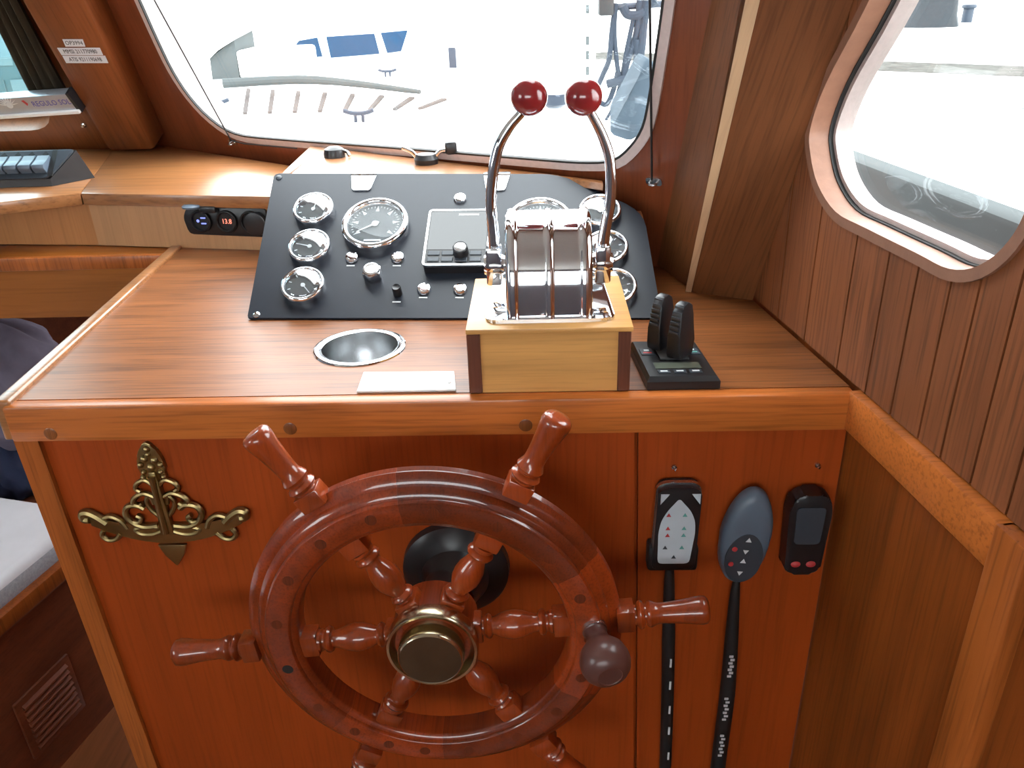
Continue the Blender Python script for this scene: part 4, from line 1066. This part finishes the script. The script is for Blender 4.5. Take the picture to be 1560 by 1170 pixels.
# ------------------------------------------------------------------ windshield cords, eyes and clips
def wsa(p, c=0.012):
    a, b = WSA.px(p, c); return WSA.p(a, b, c)
tag(MB().tube([wsa((160, -160)), wsa((235, 0)), wsa((352, 214))], 0.0017, 6).build('string', BLACKM), 'thin black cord running down the windshield to the shelf', 'cord', None)
tag(MB().tube([wsa((986, -160)), wsa((990, 0)), wsa((993, 274))], 0.0017, 6).build('string', BLACKM), 'thin black cord hanging beside the corner pillar', 'cord', None)
c0 = wsa((352, 216)); 
tag(MB().tube([wsa((352, 214)), wsa((372, 219)), wsa((452, 226))], 0.0015, 6).build('string', BLACKM), 'short black cord lying along the foot of the windshield', 'cord', None)
for p, lab in (((354, 217), 'small metal deck eye holding the cord on the shelf'), ((996, 277), 'small metal eye holding the cord by the corner pillar')):
    q = WSA.px(p, 0.002)
    f = WSA.at(q[0], q[1])
    m = MB().prism(f, rounded([(-0.013, -0.006), (0.013, -0.006), (0.013, 0.006), (-0.013, 0.006)], 0.005, 4), 0.0, 0.0025)
    m.tube([f.p(-0.006, 0, 0.002), f.p(-0.004, 0, 0.010), f.p(0.004, 0, 0.010), f.p(0.006, 0, 0.002)], 0.0018, 8, True, 4)
    tag(m.build('cord_eye', STEEL), lab, 'cord eye')
zh = zt_
q = onz((510, 239), zh)
cl = thing('window_clip', 'single black rubber knob at the foot of the windshield', 'window clip', (q.x, q.y, zh))
f = Fr((q.x, q.y, zh))
MB().lathe(f, [(0.019, 0.0), (0.019, 0.006), (0.017, 0.014), (0.010, 0.018), (0, 0.019)], 28).build('knob', BLACK, cl)
MB().tube([f.p(0.012, 0.0, 0.012), f.p(0.024, -0.004, 0.009), f.p(0.029, -0.010, 0.003)], 0.003, 8, True, 4).build('tab', STEEL, cl)
q = onz((650, 249), zh)
cl = thing('window_clip', 'black and chrome spring clip with angled knob under the windshield', 'window clip', (q.x, q.y, zh))
f = Fr((q.x, q.y, zh))
MB().lathe(f, [(0.020, 0.0), (0.021, 0.008), (0.016, 0.016), (0, 0.018)], 28).build('base', BLACK, cl)
MB().tube([f.p(-0.016, 0.0, 0.010), f.p(-0.024, 0.0, 0.020), f.p(-0.040, 0.004, 0.026)], 0.0035, 8, True, 4).build('arm', CHROME, cl)
MB().tube([f.p(0.014, 0.0, 0.010), f.p(0.024, 0.0, 0.020), f.p(0.034, 0.0, 0.022)], 0.0035, 8, True, 4).build('arm', CHROME, cl)
MB().box(Fr(f.p(0.042, 0.0, 0.022)).rot(0.3), -0.009, 0.011, -0.008, 0.008, -0.008, 0.014, 0.005).build('knob', BLACK, cl)

# ------------------------------------------------------------------ bench with cushion, left of the console
ZS = 0.45
b1, b2 = onz((78, 830), ZS), onz((0, 893), ZS)
bdir = (b1 - b2).normalized()
BN = Fr((b1.x, b1.y, 0), bdir, (-bdir.y, bdir.x, 0))       # a along the bench front, b to the left
be = thing('side_bench', 'dark wooden bench with louvred front left of the console', 'bench', BN.p(-0.2, 0.3))
MB().box(BN, -0.9, 0.45, 0.012, 0.75, 0.0, 0.365).build('bench_box', W_BENCH, be)
MB().box(BN, -0.9, 0.45, -0.006, 0.75, 0.365, 0.385, 0.004).build('seat_board', W_BENCH, be)
MB().box(BN, -0.9, 0.45, -0.012, 0.010, 0.372, 0.405, 0.004).build('fiddle_rail', W_LOW, be)
BFACE = Fr(BN.p(0, 0.012, 0), BN.x, (0, 0, 1))
if BFACE.z.x < 0: BFACE.z = -BFACE.z
la, lb_ = BFACE.px((80, 1070))
MB().box(BFACE, la - 0.075, la + 0.06, lb_ - 0.07, lb_ + 0.07, 0.0, 0.006, 0.002).build('vent_frame', W_BENCH, be)
for i in range(8):
    y0 = lb_ - 0.055 + i * 0.0145
    MB().hull8([BFACE.p(la - 0.062, y0, 0.005), BFACE.p(la + 0.047, y0, 0.005), BFACE.p(la + 0.047, y0 + 0.010, 0.005), BFACE.p(la - 0.062, y0 + 0.010, 0.005)],
               [BFACE.p(la - 0.062, y0, 0.012), BFACE.p(la + 0.047, y0, 0.012), BFACE.p(la + 0.047, y0 + 0.004, 0.012), BFACE.p(la - 0.062, y0 + 0.004, 0.012)]).build('louvre_slat', W_BENCH, be)
cu = thing('seat_cushion', 'white upholstered cushion with grey side on the dark bench', 'cushion', BN.p(0.0, 0.3, 0.385))
MB().box(BN, -0.85, 0.12, 0.012, 0.70, 0.398, ZS, 0.016, 3).build('cushion_pad', CUSH, cu)
MB().box(BN, -0.855, 0.125, 0.008, 0.705, 0.386, 0.436, 0.012, 2).build('side_band', FRINGE, cu)
# crumpled garments on the bench
def lump(name, mat, label, cat, c, rx, ry, rz, seed, z0):
    random.seed(seed)
    ph = [random.uniform(0, 6) for _ in range(8)]
    m = MB().ball(Fr(c), rx, ry, rz, 72)
    for q in m.v:
        d_ = q - V(c)
        t = math.atan2(d_.y, d_.x); u = d_.z / rz
        k_ = 1 + 0.10 * math.sin(3 * t + ph[0] + 4 * u) + 0.07 * math.sin(7 * t + ph[1] - 5 * u) + 0.05 * math.sin(11 * t + ph[2] + 9 * u)
        k_ += 0.09 * abs(math.sin(2.5 * t + ph[4] + 2.2 * u)) - 0.07 * abs(math.sin(4.5 * t + ph[5] - 3 * u)) ** 0.5
        q.x = c[0] + d_.x * k_; q.y = c[1] + d_.y * k_; q.z = max(z0, c[2] + d_.z * (1 + 0.08 * math.sin(5 * t + ph[3])))
    return tag(m.build(name, mat, None, 80), label, cat)
lump('folded_jacket', PURPLE, 'crumpled purple-grey jacket under the side ledge', 'jacket', tuple(onz((0, 605), 0.63) + V((0, 0.05, 0))), 0.15, 0.10, 0.14, 3, 0.386)
lump('blanket', NAVY, 'navy blue blanket bundled on the bench behind the cushion', 'blanket', tuple(onz((14, 716), 0.45) + V((0, 0.0, 0))), 0.085, 0.045, 0.075, 5, 0.386)

# ------------------------------------------------------------------ outside: foredeck, quay, neighbours
ZD = 0.88
fd = thing('foredeck', 'white foredeck with pale slatted hatch ahead of the windshield', 'deck', (-0.8, 3.5, 0))
deck = [(-2.6, 2.6), (-1.2, 2.25), (0.85, 2.15), (0.95, 3.6), (0.5, 5.0), (-1.0, 5.9), (-2.6, 5.6)]
MB().prism(Fr((0, 0, 0)), deck, -0.1, ZD).build('deck', GEL, fd)
s0, s1, s2, s3 = [onz(p, ZD + 0.03) for p in ((345, 172), (650, 163), (690, 150), (352, 133))]
MB().prism(Fr((0, 0, ZD)), [(q.x, q.y) for q in (s0, s1, s2, s3)], 0.0, 0.02).build('hatch_base', GEL, fd)
for i in range(16):
    t = (i + 0.3) / 16; t2 = (i + 0.62) / 16
    a_, b_, c_, d_ = s0.lerp(s1, t), s0.lerp(s1, t2), s3.lerp(s2, t2), s3.lerp(s2, t)
    MB().prism(Fr((0, 0, ZD)), [(q.x, q.y) for q in (a_, b_, c_, d_)], 0.02, 0.03).build('slat', TEAKP if i % 2 else GEL, fd)
e0, e1, e2 = onz((340, 127), ZD + 0.1), onz((480, 122), ZD + 0.1), onz((640, 140), ZD + 0.06)
MB().tube([e0, e1, e2], [0.022, 0.02, 0.010], 10, True, 6).build('toe_rail', GELG, fd)
def cleat(p, lab, s_=1.0):
    q = onz(p, ZD)
    t = thing('deck_cleat', lab, 'cleat', (q.x, q.y, ZD))
    f = Fr((q.x, q.y, ZD))
    for x in (-0.03, 0.03):
        MB().tube([f.p(x * s_, 0, 0), f.p(x * s_, 0, 0.07 * s_)], 0.014 * s_, 10).build('stem', BLUES, t)
    MB().tube([f.p(-0.12 * s_, 0, 0.09 * s_), f.p(-0.05 * s_, 0, 0.07 * s_), f.p(0.05 * s_, 0, 0.07 * s_), f.p(0.12 * s_, 0, 0.09 * s_)], 0.018 * s_, 10, True, 4).build('horn', BLUES, t)
cleat((331, 168), 'dark cleat at the near corner of the slatted hatch', 0.5)
cleat((548, 186), 'dark cleat with fittings ahead of the slatted hatch', 0.5)
cleat((591, 117), 'small dark cleat far out on the foredeck', 0.45)
# box-like locker at the far left of the deck
q = onz((360, 120), ZD)
lk = thing('deck_locker', 'grey-sided deck locker beside the slatted hatch', 'locker', (q.x, q.y, ZD))
f = Fr((q.x, q.y, ZD))
MB().hull8([f.p(-0.15, 0, 0), f.p(0.02, 0, 0), f.p(0.02, 0.4, 0), f.p(-0.15, 0.4, 0)], [f.p(-0.15, 0.02, 0.12), f.p(0.02, 0.02, 0.22), f.p(0.02, 0.4, 0.26), f.p(-0.15, 0.4, 0.2)]).build('body', GELG, lk)
MB().box(f, 0.02, 0.42, 0.0, 0.4, 0.0, 0.16, 0.02).build('side_body', GEL, lk)
MB().hull8([f.p(-0.17, -0.02, 0.12), f.p(0.04, -0.02, 0.225), f.p(0.04, 0.42, 0.265), f.p(-0.17, 0.42, 0.205)], [f.p(-0.17, -0.02, 0.135), f.p(0.04, -0.02, 0.24), f.p(0.04, 0.42, 0.28), f.p(-0.17, 0.42, 0.22)]).build('lid', GEL, lk)
# ground and quay
struct('ground', MB().box(WORLD, -40, 40, -30, 60, -0.75, -0.70), CONC)
QZ = -0.2
qd = V((0.748, -5.758, 0)).normalized()
qa, qb = onz((1320, 62), QZ), onz((1560, 92), QZ)
struct('floor_quay', MB().prism(Fr((0, 0, QZ)), [(1.25, -12), (30, -12), (40, 60), (1.6, 60)], -0.5, 0.0), CONC)
quay = bpy.data.objects['floor_quay']; 
def strip(p0, p1, w0, w1, z1, name, mat):
    a_, b_ = onz(p0, QZ), onz(p1, QZ)
    d_ = (b_ - a_).normalized(); n_ = V((-d_.y, d_.x, 0))
    if n_.x < 0: n_ = -n_
    A = [a_ - d_ * 6, b_ + d_ * 6]
    L_ = [(A[0] + n_ * w0), (A[1] + n_ * w0), (A[1] + n_ * w1), (A[0] + n_ * w1)]
    return MB().prism(Fr((0, 0, QZ)), [(q.x, q.y) for q in L_], 0.0, z1).build(name, mat, quay)
strip((1320, 62), (1560, 92), -0.12, 0.12, 0.09, 'kerb', CONC)
strip((1290, 98), (1560, 108), -0.9, 0.7, 0.012, 'gravel_strip', GRAVEL)
strip((1290, 140), (1560, 166), -0.015, 0.015, 0.006, 'paving_joint', GELG)
# tree trunk and post on the quay
q = onz((1410, 40), QZ)
tr = thing('tree_trunk', 'dark broad tree trunk standing on the quay', 'tree', (q.x, q.y, QZ))
rt = 0.80
m = MB().lathe(Fr((q.x, q.y, QZ)), [(rt * 1.12, 0), (rt * 1.0, 0.3), (rt * 0.93, 1.0), (rt * 0.9, 3.0), (rt * 0.85, 6.0), (0, 6.0)], 28)
for v_ in m.v:
    t = math.atan2(v_.y - q.y, v_.x - q.x)
    k_ = 1 + 0.05 * math.sin(5 * t) + 0.03 * math.sin(11 * t + v_.z)
    v_.x = q.x + (v_.x - q.x) * k_; v_.y = q.y + (v_.y - q.y) * k_
m.build('trunk', BARK, tr)
m = MB()
random.seed(2)
for i in range(5):
    t = i * 1.25
    m.tube([(q.x, q.y, QZ + 5.2), (q.x + 1.2 * math.cos(t), q.y + 1.2 * math.sin(t), QZ + 6.5), (q.x + 2.6 * math.cos(t), q.y + 2.6 * math.sin(t), QZ + 7.6)], [0.4, 0.25, 0.1], 10, True, 4)
m.build('branches', BARK, tr)
q = onz((1472, 34), QZ)
t = thing('quay_bollard', 'short grey bollard beside the tree trunk', 'bollard', (q.x, q.y, QZ))
MB().lathe(Fr((q.x, q.y, QZ)), [(0.16, 0), (0.16, 0.42), (0.14, 0.46), (0, 0.46)], 20).build('post', BLUES, t)
MB().lathe(Fr((q.x, q.y, QZ)), [(0.20, 0.40), (0.22, 0.44), (0.20, 0.50), (0, 0.52)], 20).build('cap', BLUES, t)
# own side deck and bulwark under the side window
SD = Fr(WALL.p(0, 0, -0.06), WALL.x, (0, 0, 1))
if SD.z.x < 0: SD.z = -SD.z
bw = thing('side_deck', 'grey side deck and bulwark outside the side window', 'deck', WALL.p(0.3, 0, -0.3))
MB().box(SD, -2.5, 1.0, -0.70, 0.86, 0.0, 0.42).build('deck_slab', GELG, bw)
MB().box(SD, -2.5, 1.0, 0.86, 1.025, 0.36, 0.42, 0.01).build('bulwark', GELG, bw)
# neighbouring motor boat with blue windows
YN = 7.6
def at_y(p, y): return ony(p, y)
nb = thing('motor_boat', 'white motor boat with three blue cabin windows moored opposite', 'boat', (at_y((540, 90), YN).x, YN, -0.7))
NBF = Fr((0, YN, 0), (1, 0, 0), (0, 0, 1))
hull_ = [NBF.px(p) for p in ((335, 112), (470, 98), (640, 92), (830, 60), (800, 190), (360, 190))]
MB().prism(NBF, [(x, y) for x, y in hull_], -2.4, -0.10, 0.03).build('hull', GEL, nb)
cab_ = [NBF.px(p) for p in ((425, 100), (440, 90), (490, 40), (630, 30), (655, 90), (640, 95))]
MB().prism(NBF, cab_, -2.0, 0.0, 0.03).build('cabin', GEL, nb)
for pts in (((455, 62), (483, 57), (491, 86), (434, 92)), ((497, 56), (570, 51), (578, 82), (504, 88)), ((580, 50), (621, 46), (611, 78), (590, 81))):
    wq = [NBF.px(p, 0.01) for p in pts]
    MB().prism(NBF, wq, -0.005, 0.012).build('window', BLUEG, nb)
MB().tube([NBF.p(*NBF.px((354, 70)), -0.3), NBF.p(*NBF.px((360, 30)), -0.3), NBF.p(*NBF.px((390, 6)), -0.3), NBF.p(*NBF.px((420, 6)), -0.3)], 0.012, 8, True, 6).build('rail', GEL, nb)
# far white boat with a dark blue upright
YB = 6.2
t2 = thing('white_boat', 'white boat side lying ahead of the bow', 'boat', (0.0, YB + 0.5, -0.7))
f = Fr((0, YB + 0.3, 0), (1, 0, 0), (0, 0, 1))
MB().prism(f, [f.px((665, 62)), f.px((760, 58)), f.px((900, 56)), (f.px((905, 205))[0], -0.70), (f.px((660, 205))[0], -0.70)], -0.9, 0.0, 0.05).build('hull', GEL, t2)
o = MB().prism(f, [f.px(p) for p in ((683, 72), (694, 72), (698, 132), (687, 132))], 0.0, 0.03, 0.006).build('blue_panel', BLUES, t2)
o['label'] = 'narrow dark blue upright panel'
MB().tube([f.p(*f.px((689, 108)), 0.032), f.p(*f.px((698, 108)), 0.032)], 0.008, 8).build('strap', GEL, o)
MB().box(f, -0.55, 0.55, 0.98, 1.0, -0.85, 0.02, 0.005).build('gunwale', GEL, t2)
# white mooring post with slots, dark box on top, fender
YP = 4.4
f = Fr((0, YP, 0), (1, 0, 0), (0, 0, 1))
a_, b_ = f.px((884, 120)), f.px((906, 120))
po = thing('rail_post', 'white slotted rail post standing on the foredeck', 'post', ((a_[0] + b_[0]) / 2, YP, ZD))
MB().box(f, a_[0], b_[0], ZD, 1.45, -0.03, 0.03, 0.006).build('post', GEL, po)
for y in (14, 62, 84, 108):
    c = f.px((895, y), 0.03)
    MB().box(f, c[0] - 0.008, c[0] + 0.008, c[1] - 0.02, c[1] + 0.02, 0.028, 0.032).build('slot', GELG, po)
YX = 3.3
f = Fr((0, YX, 0), (1, 0, 0), (0, 0, 1))
a_, b_ = f.px((911, 24)), f.px((934, 20))
bx_ = thing('line_holder', 'black line holder hung with mooring ropes outside the windshield', 'line holder', (a_[0], YX, a_[1]))
MB().box(f, a_[0], b_[0], a_[1], a_[1] + 0.16, -0.04, 0.04, 0.008).build('block', BLACKM, bx_)
c0, c1 = f.px((925, 12)), f.px((1010, 4))
MB().tube([f.p(c0[0], c0[1], 0), f.p(c1[0] + 0.1, c1[1], 0)], 0.012, 10).build('rail', BLUES, bx_)
MB().tube([f.p(c1[0] + 0.1, c1[1], 0), f.p(c1[0] + 0.1, ZD, 0)], 0.014, 10).build('stanchion', BLUES, bx_)
ropes = [([(938, 5), (932, 50), (928, 90), (918, 115), (908, 140), (914, 155), (925, 158), (935, 135), (941, 110)], 0.010, 'rope falling in one long loop from the line holder'),
         ([(938, 8), (936, 50), (941, 105), (947, 118), (955, 75), (967, 20)], 0.009, 'rope hanging as a narrow loop behind the line holder'),
         ([(975, 0), (970, 50), (955, 95), (950, 125), (958, 138), (968, 125), (970, 60)], 0.013, 'thick rope coil hanging beside the windshield edge'),
         ([(985, 0), (980, 40), (976, 80), (966, 110), (945, 122), (925, 128)], 0.016, 'thick blue-grey rope drooping down to the deck rail'),
         ([(948, 8), (956, 22), (974, 22), (984, 10), (1000, 0)], 0.016, 'thick rope swag tied along the bow rail'),
         ([(945, 125), (935, 160), (922, 185), (918, 192)], 0.006, 'thin rope end trailing down towards the foredeck')]
for pts, r, lab in ropes:
    P = [ony(p, YX - 0.02 + 0.01 * (i % 2)) for i, p in enumerate(pts)]
    tag(MB().tube(P, r, 10, True, 6).build('mooring_rope', ROPE), lab, 'rope', 'mooring ropes outside the windshield')
f = Fr((0, 2.75, 0), (1, 0, 0), (0, 0, 1))
tp_ = [(985, 85), (975, 110), (955, 150), (935, 185), (925, 205), (960, 215), (1010, 190), (1025, 120)]
P = [ony(p, 2.75) for p in tp_]
random.seed(4)
cpt = sum(P, V((0, 0, 0))) / len(P)
tag(MB().hull8([q + V((0, -0.02 * (i % 3), 0)) for i, q in enumerate(P)], [cpt + (q - cpt) * 0.8 + V((0, 0.22, 0.03)) for q in P], 0.02).build('blue_tarp', TARP, None, 60), 'pale blue tarpaulin bundled below the hanging ropes', 'tarpaulin')
YE = 3.4
f = Fr((0, YE, 0), (1, 0, 0), (0, 0, 1))
c = f.px((845, 150)); 
fe = thing('boat_fender', 'white hanging fender with blue end between the red knobs', 'fender', (c[0], YE, c[1]))
ff = Fr((c[0], YE, f.px((845, 166))[1]))
MB().lathe(ff, [(0.0, 0.0), (0.025, 0.003), (0.05, 0.02), (0.058, 0.05), (0.058, 0.06)], 24).build('blue_end', BLUES, fe)
MB().lathe(ff, [(0.058, 0.06), (0.058, 0.24), (0.045, 0.27), (0.015, 0.29), (0, 0.29)], 24).build('fender_body', GEL, fe)
MB().tube([ff.p(0, 0, 0.28), ff.p(0.03, 0, 0.45), ff.p(0.20, 0.3, 0.60)], 0.008, 8).build('lanyard', GEL, fe)

# boat with a teal cover seen through the left window
YT = 4.6
f = Fr((0, YT, 0), (1, 0, 0), (0, 0, 1))
tb = thing('covered_boat', 'boat under a teal cover seen through the left window', 'boat', (-3.2, YT, -0.70))
MB().box(f, -6.0, -2.72, -0.70, 0.80, -1.0, 0.0, 0.05).build('hull', GELG, tb)
MB().box(f, -6.0, -2.75, 0.80, 2.6, -0.95, -0.02, 0.03).build('cover', TEAL, tb)
for p0, p1 in (((2, 122), (8, 141)), ((13, 122), (44, 139)), ((-30, 30), (18, 100))):
    a_, b_ = f.px(p0, 0.0), f.px(p1, 0.0)
    MB().box(f, a_[0], b_[0], b_[1], a_[1], -0.021, -0.012).build('cover_panel', TEALP, tb)
